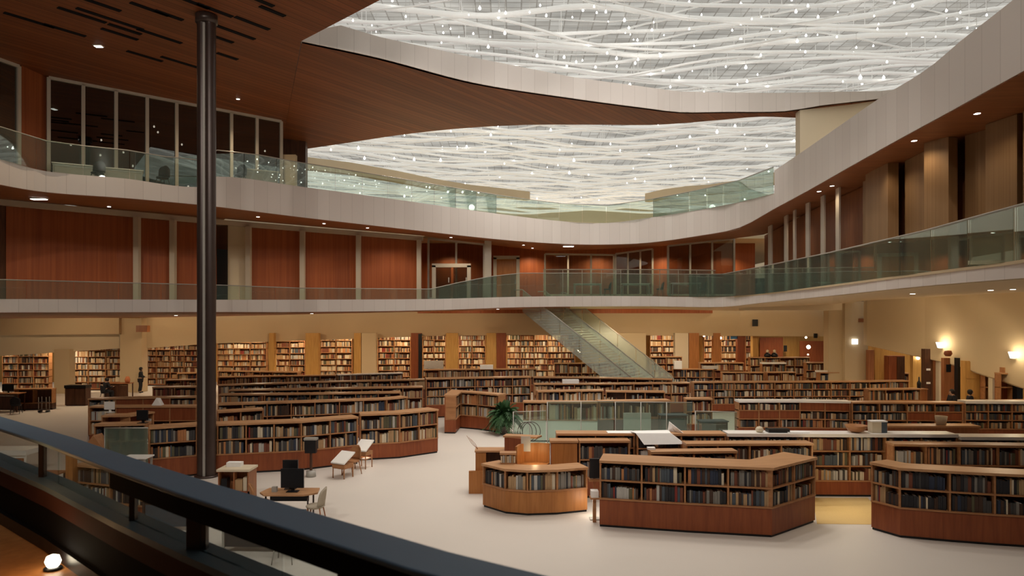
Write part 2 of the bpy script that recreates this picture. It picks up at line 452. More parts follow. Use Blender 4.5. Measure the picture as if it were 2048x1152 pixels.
# pale wall closing the strip's right end
we = [(PX(1600, 32.0), 32.0), (PX(1700, 31.2), 31.2), (PX(1800, 30.2), 30.2), (PX(2000, 29.0), 29.0)]
mb = MB(); mb.strip(we, [(x, y+.5) for x, y in we], 9.4, ZC-.01); struct(mb.build('wall_end', 'beige_light'), 'cream wall above the right parapet')
# luminous skylight plane over everything
mb = MB(); mb.box((-50, 8, 17.6), (52, 84, 17.8)); struct(mb.build('ceiling', 'skylight_glow'), 'glowing skylight of pale panes')
mb = MB(); mb.box((-34, 80, 9.5), (48, 80.4, 17.6)); struct(mb.build('wall_far', 'beige_light'), 'cream wall far behind the upper gallery')

# cream bulkheads on both sides of the far skylight
for nm, p0, p1, lab in (('trim_6', P(600, 312, 43), P(1060, 386, 62), 'cream bulkhead below the far skylight on the left'), ('trim_7', P(1290, 387, 62), P(1600, 338, 45), 'cream bulkhead below the far skylight on the right')):
    q = [p0.lerp(p1, k/6)+Vector((0, 0, .12*math.sin(k*1.3))) for k in range(7)]
    band(nm, [p-Vector((0, 0, .75)) for p in q], q, .5, 'beige_light', lab)
# ---------------------------------------------------------------- skylight lattice
def tube_path(D0, ph, x0=-26, x1=30, amp=.35, k=.022):
    pts = []
    for i in range(57):
        x = x0+(x1-x0)*i/56
        y = D0-k*(x-6)**2*.55+amp*math.sin(x*.33+ph)+.2*math.sin(x*.9+ph*2.3)
        pts.append((x, y, 16.75+.22*math.sin(x*.45+ph*1.7)))
    return pts
D0 = 17.; ti = 0
while D0 < 78:
    tp = tube_path(D0, random.uniform(0, 6.3), amp=.26)
    t = thing('ceiling_tube', 'long wavy white tube glowing in the skylight lattice', 'light tube', tp[28], 0, 'wavy white tubes of the skylight lattice')
    MB().tube(tp, .075 if ti % 3 else .115, 8).build('tube', 'tube_glow', t)
    for q in range(8, 54, 4 if D0 < 40 else 8):
        x, y, z = tp[q]
        if abs(x) < .78*y: MB().tube([(x, y, z+.05), (x, y, 17.6)], .016, 5).build('hanger', 'rod_glow', t)
    D0 += random.uniform(1.0, 1.4) if D0 < 34 else random.uniform(.7, 1.2); ti += 1
for i in range(64):
    D0 = 18+i*.9; zo = random.choice((-.3, .3, .45))
    pts = [(x, y, z+zo) for x, y, z in tube_path(D0, random.uniform(0, 6.3), random.uniform(-28, 2), random.uniform(6, 32), 1.1, .012)][::2]
    o = MB().tube(pts, random.choice((.03, .04, .055)), 6).build('lattice_rod', 'rod_glow')
    tag(o, 'thin faintly glowing rod weaving among the skylight tubes', 'rod', 'thin rods of the skylight lattice')
bulb_root = None
def bulb(loc, L):
    global bulb_root
    r = thing('pendant_light', 'small bright bulb on a thin cord under the skylight', 'light', (0, 0, 0), 0, 'bulbs hanging in the skylight lattice')
    MB().tube([(0, 0, 0), (0, 0, 1)], .012, 5).build('cord', 'tube_white', r)
    MB().lathe([(.001, -.09), (.06, -.07), (.085, 0), (.06, .065), (.03, .09), (.025, .14), (.001, .15)], n=10).build('bulb', 'bulb', r)
    return r
protos = bulb(None, 1)
cells = []
for i in range(300):
    for _ in range(60):
        px = random.uniform(600, 2020); py = random.uniform(-12, 395); D = 11.6*F/(HY-py); x = PX(px, D)
        if D < 74 and (py < 178 or py > 240 or px > 1600) and all((px-a)**2+((py-b)*1.5)**2 > 17**2 for a, b in cells): break
    cells.append((px, py))
    o = protos if i == 0 else copy_tree(protos)
    L = random.uniform(.75, 1.5)
    o.location = (x, D, 17.6-L)
    s = random.choice((.45, .55, .65, .8, 1.0))*(.62 if D < 32 else .95); o.scale = (s, s, s)
    for ch in o.children:
        if ch.name.startswith('cord'): ch.scale = (1, 1, L/s)

# ------------------------------------------------------------------ glass railings
def railing(path, hs, label, panel=1.5, rail='grey_metal', gm='glass_rail', rr=.022, name='glass_railing', posts=0, cat='railing', lift=0):
    """path: list of 3-D base points, hs: list of heights; panels of glass under a slim rail"""
    r = thing(name, label, cat, path[0])
    # arc-length walk
    acc = [0]
    for a, b in zip(path, path[1:]): acc.append(acc[-1]+(b-a).length)
    L = acc[-1]; n = max(1, round(L/panel))
    def at(s):
        i = min(max(bisect.bisect(acc, s)-1, 0), len(path)-2); t = (s-acc[i])/((acc[i+1]-acc[i]) or 1)
        return path[i].lerp(path[i+1], t), lerp(hs[i], hs[i+1], t)
    for k in range(n):
        a, ha = at(L*k/n+.012); b, hb = at(L*(k+1)/n-.012)
        d = (b-a); d.z = 0; d.normalize(); nn = Vector((-d.y, d.x, 0))*.009
        z0 = Vector((0, 0, .0+lift)); vs = []
        for q in (-1, 1): vs += [a+nn*q+z0, b+nn*q+z0, b+nn*q+Vector((0, 0, hb-.01)), a+nn*q+Vector((0, 0, ha-.01))]
        MB().add(vs, [(0, 1, 2, 3), (7, 6, 5, 4), (0, 4, 5, 1), (1, 5, 6, 2), (2, 6, 7, 3), (3, 7, 4, 0)]).build('glass_panel', gm, r)
        if posts and k % posts == 0:
            MB().tube([a, a+Vector((0, 0, ha))], .02, 6).build('post', rail, r)
    if rail: MB().tube([p+Vector((0, 0, h)) for p, h in zip(path, hs)], rr, 6).build('handrail', rail, r)
    return r
off = lambda pts, t: [p+Vector((0, t, 0)) for p in pts]
# upper gallery rail
kk = [l3pt(k)[1]+Vector((.0, .12, 0)) for k in resample(L3, 60)]
railing(kk, [1.1]*len(kk), 'long glass railing on the upper gallery above its white fascia')
RT = [(-200, 556), (0, 559), (440, 570), (600, 576), (860, 578), (960, 555), (1041, 546), (1190, 546), (1300, 548), (1446, 548), (1500, 538), (1665, 504), (1848, 462), (2048, 408), (2250, 350), (2864, 215)]
kp = []; kh = []
for k in resample(L2, 50):
    kp.append(P(k[0], k[2], k[3])+Vector((0, .12, 0))); kh.append((k[2]-interp(RT, k[0])[1])/F*k[3])
railing(kp, kh, 'long glass railing on the lower gallery running round to the right side')

# ------------------------------------------------------------------ upper left: glazed rooms under the timber ceiling
def win_wall(name, pts, zb, zt, n, label, fw=.09, gm='glass_dark', trans=()):
    """row of panes from pts[0] to pts[1]; frame members and panes are its parts"""
    a, b = Vector(pts[0]), Vector(pts[1]); r = thing(name, label, None, (a.x, a.y, zb)); struct(r, label)
    ztf = zt if isinstance(zt, (tuple, list)) else (zt, zt)
    d = (b-a).normalized(); nn = Vector((-d.y, d.x, 0)); L = (b-a).length
    def mem(p, q, wd):   # straight member
        MB().tube([p, q], wd, 4).build('frame', 'frame_pale', r)
    fr = MB()
    for k in range(n+1):
        p = a+d*(L*k/n); zt_ = lerp(ztf[0], ztf[1], k/n)
        fr.obox((p.x, p.y, (zb+zt_)/2), d*fw*.7, nn*fw, (0, 0, (zt_-zb)/2))
    for z0, z1 in ((zb, zb), (ztf[0], ztf[1])) + tuple((t, t) for t in trans):
        p = a.copy(); p.z = z0; q = b.copy(); q.z = z1
        c = (p+q)/2; fr.obox(c, (q-p)/2, nn*fw, (0, 0, fw*.7))
    fr.build('window_frame', 'frame_pale', r)
    for k in range(n):
        p = a+d*(L*(k+.02)/n); q = a+d*(L*(k+.98)/n); c = (p+q)/2; zt_ = lerp(ztf[0], ztf[1], (k+.5)/n)
        MB().obox((c.x, c.y, (zb+zt_)/2), (q-p)/2, nn*.01, (0, 0, (zt_-zb)/2-.02)).build('pane', gm, r)
    return r
w0 = C(97, 153); w1 = C(562, 241)
win_wall('window_1', [(w0.x, w0.y, 0), (w1.x, w1.y, 0)], 10.3, ZC-.05, 8, 'row of tall dark panes under the timber ceiling')
wl = C(-160, 60); wm = C(36, 130)
win_wall('window_2', [(wl.x, wl.y, 0), (wm.x, wm.y, 0)], 10.3, ZC-.05, 3, 'dark panes at the far left under the timber ceiling')
mb = MB(); mb.strip([(wm.x+.1, wm.y+.05), (w0.x-.12, w0.y)], [(wm.x+.1, wm.y+.4), (w0.x-.12, w0.y+.4)], 10.3, ZC); struct(mb.build('wall_upper', 'wall_wood'), 'red timber wall between the dark windows')
a = C(566, 243); mb = MB(); mb.box((a.x, a.y, 10.3), (a.x+.6, a.y+.3, 12.9)); struct(mb.build('wall_upper', 'beige'), 'pale wall end beside the dark windows')
# dark room behind the panes
mb = MB(); mb.strip([(wl.x-4, wl.y+4.5), (w0.x, w0.y+6), (w1.x, w1.y+4)], [(wl.x-4, wl.y+5), (w0.x, w0.y+6.4), (w1.x, w1.y+4.4)], 10.3, ZC); struct(mb.build('wall_upper', 'wood_dark'), 'dark wall inside the glazed rooms')
for i in range(14):  # added bulbs standing in for sparkles reflected in the dark panes
    px = 115+i*31+random.uniform(-8, 8)
    if 385 < px < 440: continue
    q = w0.lerp(w1, min(.97, max(.02, (px-97)/465)))
    x = q.x-1.2+.3*random.random(); y = q.y+1.6+1.6*random.random(); z = random.uniform(11.2, 13.9)
    t = thing('sparkle_bulb', 'tiny added bulb behind the dark panes at the upper left, imitating reflected sparkle', 'lamp', (x, y, z), 0, 'added sparkle bulbs behind the dark panes')
    MB().lathe([(.001, -.05), (.04, -.02), (.04, .02), (.02, .05), (.001, .06)], (x, y, z), 8).build('bulb', 'lamp_white', t)
    MB().tube([(x, y, z+.06), (x, y, ZC)], .006, 4).build('cord', 'black', t)
# upper gallery floor
u = [l3pt(k)[1]+Vector((0, .3, -.15)) for k in resample([k for k in L3 if k[0] < 1310], 60)]
v_ = [Vector((p.x-3, p.y+9, p.z)) for p in u]
def l3floor(px):
    k = interp(L3, px); return l3pt(k)[1].z-.03
slab('floor_upper', u, v_, .12, 'beige', 'floor of the upper gallery')
mb = MB(); mb.box((-14, 46.5, 10.25), (24, 79.8, 10.4)); struct(mb.build('floor_upper', 'beige'), 'floor beyond the upper gallery')

# ceiling fittings in the timber ceiling
sl = [(195, 6, 70), (222, 38, 100), (300, 18, 60), (338, 30, 45), (385, 4, 55), (430, 20, 60), (525, 3, 40), (470, 64, 70), (505, 46, 60), (320, 72, 70), (240, 68, 55), (165, 30, 70), (130, 60, 60), (440, 76, 45), (360, 124, 60), (290, 112, 55), (250, 58, 50), (60, 40, 70), (455, 112, 35), (545, 22, 45)]
dv = Vector((.588, .809, 0)); dn = Vector((-.809, .588, 0))
for px, py, ln in sl:
    c = C(px, py); L = ln/F*c.y*1.15
    o = MB().obox((c.x, c.y, ZC-.012), dv*L*.55, dn*.085, (0, 0, .012)).build('air_slot', 'rail_side')
    tag(o, 'narrow black air slot set in the dark timber ceiling', 'air vent', 'black slots in the timber ceiling')
def downlight(p, r, label, group=None, mat='lamp_white', square=None):
    t = thing('downlight', label, 'light', p, 0, group)
    if square:
        sx, sy = square
        MB().box((p[0]-sx-.03, p[1]-sy-.03, p[2]-.03), (p[0]+sx+.03, p[1]+sy+.03, p[2])).build('housing', 'frame_pale', t)
        MB().box((p[0]-sx, p[1]-sy, p[2]-.05), (p[0]+sx, p[1]+sy, p[2]-.031)).build('lens', mat, t)
    else:
        MB().lathe([(r*.9, 0), (r*1.35, 0), (r*1.35, -.02), (r*.9, -.03)], p, 14).build('trim_ring', 'frame_pale', t)
        MB().lathe([(.001, -.035), (r, -.035), (r, -.012), (.001, -.012)], p, 14).build('lens', mat, t)
    return t
c = C(197, 91); downlight((c.x, c.y, ZC), .1, 'small pale square lamp in the dark timber ceiling, upper left', square=(.12, .08), mat='panel_white')
c = C(476, 197); downlight((c.x, c.y, ZC), .07, 'small bright round lamp in the timber ceiling, right of the steel column')

# steel column
t = thing('steel_column', 'tall dark steel column rising from the floor to the timber ceiling', 'column', (PX(413, 22), 22, 0))
b0 = P(413, 500, 22)
mb = MB(); r_ = .22
for ang in (0, PI): mb.lathe([(.17, 0), (.17, ZC-.25)], (b0.x+(.118 if ang else -.118), 22, 0), 18)
mb.build('shaft', 'dark_steel', t)
MB().box((b0.x-.035, 21.80, .02), (b0.x+.035, 21.93, ZC-.3)).build('web', 'grey_metal', t)
tag(t.children[-1], 'lighter grey strip down the front')
MB().lathe([(.02, ZC-.26), (.33, ZC-.26), (.33, ZC-.005), (.02, ZC-.005)], (b0.x, 22, 0), 20).build('capital', 'dark_steel', t)
MB().lathe([(.02, 0), (.36, 0), (.36, .05), (.02, .05)], (b0.x, 22, 0), 20).build('base_plate', 'dark_steel', t)

# ------------------------------------------------------------------ lower gallery, left: timber wall, trim, pale columns
WK = [(-200, 372, 25), (0, 399, 29.2), (440, 440, 34.7), (840, 473, 40.2)]
def wallp(px): return interp(WK, px)
def vwall(name, px0, px1, mat, label, zb=5.35, dz=0, dD=0, th=.3):
    A = []; zt = []
    for px in (px0, (px0+px1)/2, px1):
        k = wallp(px); p = P(px, k[1], k[2]+dD); A.append((p.x, p.y)); zt.append(p.z+dz)
    mb = MB(); mb.strip(A, [(x, y+th) for x, y in A], zb, zt)
    return struct(mb.build(name, mat), label)
vwall('wall_left', -200, 10, 'wood_dark', 'dark timber wall at the far left of the lower gallery')
vwall('wall_left', 12, 455, 'wall_wood', 'red timber wall of the lower gallery left of the cream panel')
vwall('wall_left', 500, 842, 'wall_wood', 'red timber wall of the lower gallery right of the cream panel')
vwall('wall_left', 456, 499, 'beige_light', 'cream wall panel between the timber walls', dD=-.05)
A = [P(px, wallp(px)[1], wallp(px)[2]-.35) for px in (-200, 0, 220, 440, 640, 845)]
mb = MB(); mb.strip([(p.x, p.y) for p in A], [(p.x, p.y+.3) for p in A], [p.z-.22 for p in A], [p.z+.02 for p in A]); struct(mb.build('trim_5', 'frame_pale'), 'pale beam along the top of the timber wall')
for i, px in enumerate((274, 346, 497, 605, 717, 838)):
    k = wallp(px); p = P(px, k[1], k[2]-.45)
    nm = ('first', 'second', 'third', 'fourth', 'fifth', 'sixth')[i]
    o = MB().box((p.x-.12, p.y-.12, 5.4), (p.x+.12, p.y+.12, p.z-.2)).build('gallery_column', 'frame_pale')
    tag(o, 'slim pale column before the red timber gallery wall, %s from the left' % nm, 'column', 'pale columns of the lower gallery')
# dark slot of glass beside the steel column
k = wallp(445); p = P(445, k[1], k[2]-.2); MB().box((p.x-.27, p.y-.05, 5.5), (p.x+.27, p.y, p.z-.25)).build('window_3', 'glass_dark')
struct(bpy.data.objects['window_3'], 'narrow dark window beside the steel column')
# lower gallery floor
u = [p+Vector((0, .3, .1)) for p in l2top]; u = [Vector((p.x, p.y, p.z-.15)) for p in u]
w_ = []
for k, p in zip(l2, u):
    q = interp([(a, b, d) for a, b, d in S3], k[0]); g = P(q[0], q[1], q[2]+.5); w_.append(Vector((g.x, max(g.y, p.y+.6), p.z)))
slab('floor_gallery', u, w_, .06, 'beige', 'floor of the lower gallery')

# far middle of the lower gallery: timber back wall, glazed frames, doors
mb = MB(); mb.strip([(PX(835, 49.5), 49.5), (PX(1510, 49.5), 49.5)], [(PX(835, 49.5), 50), (PX(1510, 49.5), 50)], 5.3, 10.4); struct(mb.build('wall_back', 'wall_wood'), 'red timber wall at the far middle of the lower gallery')
def px_win(name, x0, x1, yt, yb, D, n, label, gm='glass_dark', trans=(), fw=.08):
    a = P(x0, yb, D); b = P(x1, yb, D)
    yt2 = yt if isinstance(yt, tuple) else (yt, yt)
    return win_wall(name, [(a.x, a.y, 0), (b.x, b.y, 0)], a.z, (P(x0, yt2[0], D).z, P(x1, yt2[1], D).z), n, label, fw, gm, trans)
px_win('window_4', 857, 968, (477, 489), 597, 42.2, 2, 'tall glazed bay with pale frame by the open door', 'glass_near')
px_win('window_5', 1336, 1468, (492, 478), 590, 44.5, 3, 'three tall dark panes at the far right corner', 'glass_mid')
px_win('window_6', 1231, 1305, (508, 498), 590, 47, 3, 'narrow dark panes left of the three tall panes', 'glass_mid')
px_win('window_7', 1090, 1228, (508, 510), 590, 47.5, 3, 'wide panes before the red wall at the far middle', 'glass_near')
def door(name, x0, x1, yt, yb, D, label, leaf='wood_case', n=1):
    a = P(x0, yb, D); b = P(x1, yt, D); r = thing(name, label, None, (a.x, a.y, a.z)); struct(r, label)
    fr = MB(); f = .11
    for x in (a.x, b.x): fr.box((x-f, D-.1, a.z), (x+f, D+.1, b.z))
    fr.box((a.x-f, D-.1, b.z-f), (b.x+f, D+.1, b.z+f)); fr.build('door_frame', 'frame_pale', r)
    for i in range(n):
        xa = lerp(a.x, b.x, i/n)+f; xb = lerp(a.x, b.x, (i+1)/n)-f*.3
        l = MB().box((xa, D+.0, a.z), (xb, D+.05, b.z-f)).build('door_leaf', leaf, r)
        MB().box((xb-.16, D-.06, a.z+.95), (xb-.1, D-.005, a.z+1.25)).build('door_handle', 'grey_metal', l)
    return r
door('door_1', 868, 938, 531, 597, 41.6, 'pale framed double doorway at the left end of the far gallery', 'glass_mid', 2)
door('door_2', 990, 1036, 515, 596, 46.5, 'timber door with pale frame at the far middle', 'wood_orange')
p = P(976, 489, 42); o = MB().box((p.x-.2, p.y-.2, 5.5), (p.x+.2, p.y+.2, 9.75)).build('gallery_column', 'frame_pale'); tag(o, 'thick pale column right of the framed doorway', 'column')
# railing of steel rods behind the staircase head
kp = [P(x, y, D) for x, y, D in ((1088, 593, 43.8), (1250, 593, 43.7), (1345, 593, 42.6), (1440, 594, 40.5))]
r = railing([q+Vector((0, .9, 0)) for q in kp], [1.75, 1.75, 1.7, 1.6], 'pale steel railing with tall glass behind the staircase head', panel=1.3, rail='frame_pale', posts=1, rr=.035)

# ------------------------------------------------------------------ right side: tall timber fins
finA = [(1500, 470, 39.5), (1600, 412, 28.3), (1700, 362, 23.1), (1845, 286, 18.2), (2035, 226, 15.6), (2200, 150, 13.0), (2864, -106, 8.5)]
mb = MB(); A = [P(k[0]+6, k[1], k[2]+.0) for k in finA]
mb.strip([(p.x+.75, p.y+.3) for p in A], [(p.x+1.1, p.y+.3) for p in A], 5.95, [p.z for p in A]); struct(mb.build('wall_right', 'wood_case'), 'timber wall behind the tall fins on the right')
fins = [(1536, 1543), (1568, 1574), (1586, 1590), (1611, 1618), (1641, 1648), (1671, 1678), (1700, 1727), (1731, 1776), (1779, 1824), (1826, 1844), (1848, 1897), (1902, 1966), (1971, 2034), (2046, 2110)]
for i, (x0, x1) in enumerate(fins):
    k0 = interp(finA, x0); k1 = interp(finA, x1); a = P(x0, k0[1], k0[2]-.05); b = P(x1, k1[1], k1[2]-.05)
    d = (b-a); d.z = 0; L = d.length; d.normalize()
    if L < .5: b = a+d*max(L, .14)
    n_ = Vector((-d.y, d.x, 0))
    if n_.x < 0: n_ = -n_
    slim = (x1-x0) <= 15; sh = n_*(.42 if i in (6, 8, 9, 11) else 0)      # every other broad fin stands further back
    a = a+sh; b = b+sh; dpt = .10 if slim else .5
    mb = MB(); q = [(a.x, a.y), (b.x, b.y), (b.x+n_.x*dpt*.6, b.y+n_.y*dpt*.6), (a.x+n_.x*dpt, a.y+n_.y*dpt)]
    mb.prism(q, 5.95, min(a.z, b.z)-.02)
    o = mb.build('timber_fin', 'fin_wood' if (x1-x0) > 15 else 'frame_pale')
    wd = 'broad' if (x1-x0) > 40 else ('medium' if x1-x0 > 15 else 'slim')
    from_ = ['farthest', 'second farthest', 'third farthest', 'fourth farthest', 'fifth farthest', 'sixth farthest', 'seventh farthest', 'eighth farthest', 'ninth farthest', 'fifth nearest', 'fourth nearest', 'third nearest', 'second nearest', 'nearest'][i]
    tag(o, '%s upright timber fin on the right gallery, %s of the row' % (wd, from_), 'fin', 'upright fins on the right gallery')

# downlights in the gallery soffits
def soff3(px, py, dd):
    k = interp([(a, b) for a, b, *_ in L3]+[(a, b) for a, b, *_ in L3R[1:]], px); D0 = 4.5*F/(HY-k[1]); q = interp(S3, px)
    t = dd; p = P(px, k[1], D0).lerp(P(q[0], q[1], q[2]), t); return p
for px, dd, lab in ((218, .75, 'second lamp from the left'), (516, .42, 'just right of the steel column'), (648, .4, 'over the third timber panel'), (735, .4, 'over the fifth pale column'), (902, .5, 'over the framed doorway'),
                    (1047, .45, 'left of the flat lamp panel'), (1638, .5, 'over the far fins'), (1664, .6, 'over the sixth fin'), (1753, .5, 'over the middle fins'), (1828, .5, 'over the ninth fin'), (1954, .5, 'over the second nearest fin'), (1065, .75, 'deep behind the flat lamp panel')):
    p = soff3(px, 0, dd); downlight(tuple(p), .07, 'small round lamp in the upper soffit, %s' % lab, 'round lamps in the upper soffit')
p = soff3(78, 0, .55); downlight((p.x, p.y, p.z-.02), .1, 'flat bright lamp panel in the upper soffit at the far left', square=(.28, .1), mat='lamp_white')
p = soff3(1137, 0, .22); downlight((p.x, p.y, p.z-.02), .1, 'flat bright lamp panel in the upper soffit at the far middle', square=(.32, .14), mat='lamp_white')
def soff2(px, t):
    i = min(range(len(l2)), key=lambda j: abs(l2[j][0]-px)); return l2bot[i].lerp(s2b[i], t)
for px, t_, lab in ((360, .45, 'left of the steel column'), (630, .4, 'right of the steel column'), (1000, .35, 'left of the staircase'), (1815, .35, 'at the right over the sconces'), (1985, .45, 'nearest at the right'), (2025, .5, 'at the right edge')):
    p = soff2(px, t_); downlight(tuple(p), .08, 'small round lamp in the lower soffit %s' % lab, 'round lamps in the lower soffit')

# ------------------------------------------------------------------ ground floor walls
HD = [(-200, 640, 722, 42.6), (0, 637, 712, 45), (238, 636, 697, 47)]
def header(name, keys, mat, label, th=.4):
    A = []; z0 = []; z1 = []
    for px, yt, yb, D in keys: A.append((PX(px, D), D)); z0.append(P(px, yb, D).z); z1.append(P(px, yt, D).z+.05)
    mb = MB(); mb.strip(A, [(x, y+th) for x, y in A], z0, z1); return struct(mb.build(name, mat), label)
header('wall_back', [(-200, 640, 670, 42.2), (0, 637, 670, 44.6), (238, 636, 668, 46.5)], 'beige', 'upper beige band over the left shelves')
header('wall_back', [(-200, 666, 722, 42.8), (0, 666, 712, 45.2), (238, 664, 697, 47.2)], 'beige_light', 'lower cream band over the left shelves')
header('wall_back', [(280, 636, 697, 47.3), (430, 633, 687, 49.2), (640, 628, 680, 50.2), (860, 623, 672, 50.2), (1045, 619, 670, 50.2), (1300, 618, 671, 50.2), (1480, 622, 672, 49.2), (1660, 612, 673, 46.3)], 'beige', 'beige wall band over the far shelves')
mb = MB(); mb.box((PX(240, 46.8), 46.8, 0), (PX(283, 46.8), 47.6, 4.95)); struct(mb.build('wall_back', 'beige'), 'beige pier left of the standing person')
mb = MB(); mb.box((PX(108, 46), 46, 0), (PX(139, 46), 46.6, 2.9)); struct(mb.build('wall_back', 'beige'), 'beige pier between the left shelves')
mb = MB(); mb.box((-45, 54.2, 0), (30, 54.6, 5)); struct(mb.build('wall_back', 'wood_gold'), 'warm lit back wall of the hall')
mb = MB(); mb.box((PX(1657, 43.5), 43.5, 0), (PX(1692, 43.5), 44.2, 6)); mb.box((PX(1690, 43.2), 43.2, 0), (PX(1736, 43.2), 43.9, 6)); struct(mb.build('wall_right', 'beige'), 'stepped beige pier under the right gallery')
header('wall_right', [(1734, 601, 690, 42), (1850, 595, 716, 38), (1900, 592, 727, 36.2), (1955, 589, 745, 34.6), (2048, 584, 776, 32), (2250, 570, 830, 28)], 'beige', 'beige wall over the lit rooms on the right')
mb = MB(); mb.box((PX(1500, 40), 40, 5.42), (PX(1684, 40), 42, 5.95)); struct(mb.build('ceiling', 'beige_light'), 'pale dropped soffit under the right gallery')
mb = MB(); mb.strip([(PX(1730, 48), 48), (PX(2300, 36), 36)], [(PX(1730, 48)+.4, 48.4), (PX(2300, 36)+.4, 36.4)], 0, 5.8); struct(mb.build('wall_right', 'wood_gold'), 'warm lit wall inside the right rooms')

# orange timber pillars standing between the far shelves
for px0, px1, mat, lab in ((611, 637, 'wood_gold', 'right of the fourth far bookcase'), (708, 722, 'wood_gold', 'behind the left rows'), (723, 752, 'beige', 'left of the middle far bookcase'), (822, 842, 'wood_red', 'beside the black post'), (892, 916, 'wood_gold', 'right of the black post'),
                           (973, 992, 'wood_gold', 'left of the red pillar'), (993, 1012, 'wood_red', 'left of the staircase shelves'), (538, 548, 'wood_gold', 'between two far bookcases'), (1378, 1398, 'wood_orange', 'right of the staircase foot'), (1427, 1441, 'wood_orange', 'by the small lit shelf'),
                           (1476, 1490, 'wood_red', 'left of the narrow lit shelf'), (1506, 1517, 'wood_gold', 'right of the narrow lit shelf'), (1350, 1377, 'beige_light', 'just right of the staircase'), (1165, 1292, 'beige', 'broad one behind the glass staircase')):
    a = P(px0, 700, 49.4); b = P(px1, 700, 49.4)
    o = MB().box((a.x, 49.4, 0), (b.x, 49.9, 3.9)).build('pillar', mat)
    tag(o, '%s pillar under the beige wall band, %s' % ({'wood_gold': 'golden timber', 'wood_red': 'dark red timber', 'beige': 'beige', 'wood_orange': 'orange timber', 'beige_light': 'cream'}[mat], lab), 'pillar', 'pillars along the far wall')
o = MB().box((PX(837, 49.2), 49.1, 0), (PX(844, 49.2), 49.35, 3.85)).build('pillar', 'black'); tag(o, 'thin black post under the beige band beside the red pillar', 'pillar', 'pillars along the far wall')


# ------------------------------------------------------------------ books and bookcases
PAL = [('black', (.022, .021, .024)), ('charcoal', (.06, .056, .054)), ('navy blue', (.026, .035, .062)), ('slate blue', (.07, .087, .105)), ('dark brown', (.06, .030, .018)),
       ('red brown', (.17, .052, .026)), ('tan', (.42, .265, .135)), ('cream', (.62, .53, .385)), ('grey', (.21, .195, .17)), ('olive', (.105, .095, .052)), ('orange', (.44, .185, .07)), ('pale grey', (.46, .44, .40)), ('dull red', (.22, .03, .022))]
for n_, c_ in PAL: flat('book_'+n_.replace(' ', '_'), c_, .6, .12, 8)
PALM = ['book_'+n_.replace(' ', '_') for n_, _ in PAL]
W_DARK = [16, 15, 8, 8, 14, 9, 17, 7, 11, 8, 3, 5, 1]
W_MID = [7, 9, 4, 5, 13, 13, 24, 12, 11, 7, 3, 7, 1]
W_WARM = [1, 3, 1, 1, 9, 18, 34, 20, 6, 4, 5, 8, 1]
BOOKS = []   # (score, centre, u, n, half sizes, colour, label bits)
ORD = ['first', 'second', 'third', 'fourth', 'fifth', 'sixth', 'seventh', 'eighth', 'ninth', 'tenth', 'eleventh', 'twelfth', 'thirteenth', 'fourteenth', 'fifteenth', 'sixteenth', 'seventeenth', 'eighteenth', 'nineteenth', 'twentieth'] + ['%dth' % k for k in range(21, 90)]

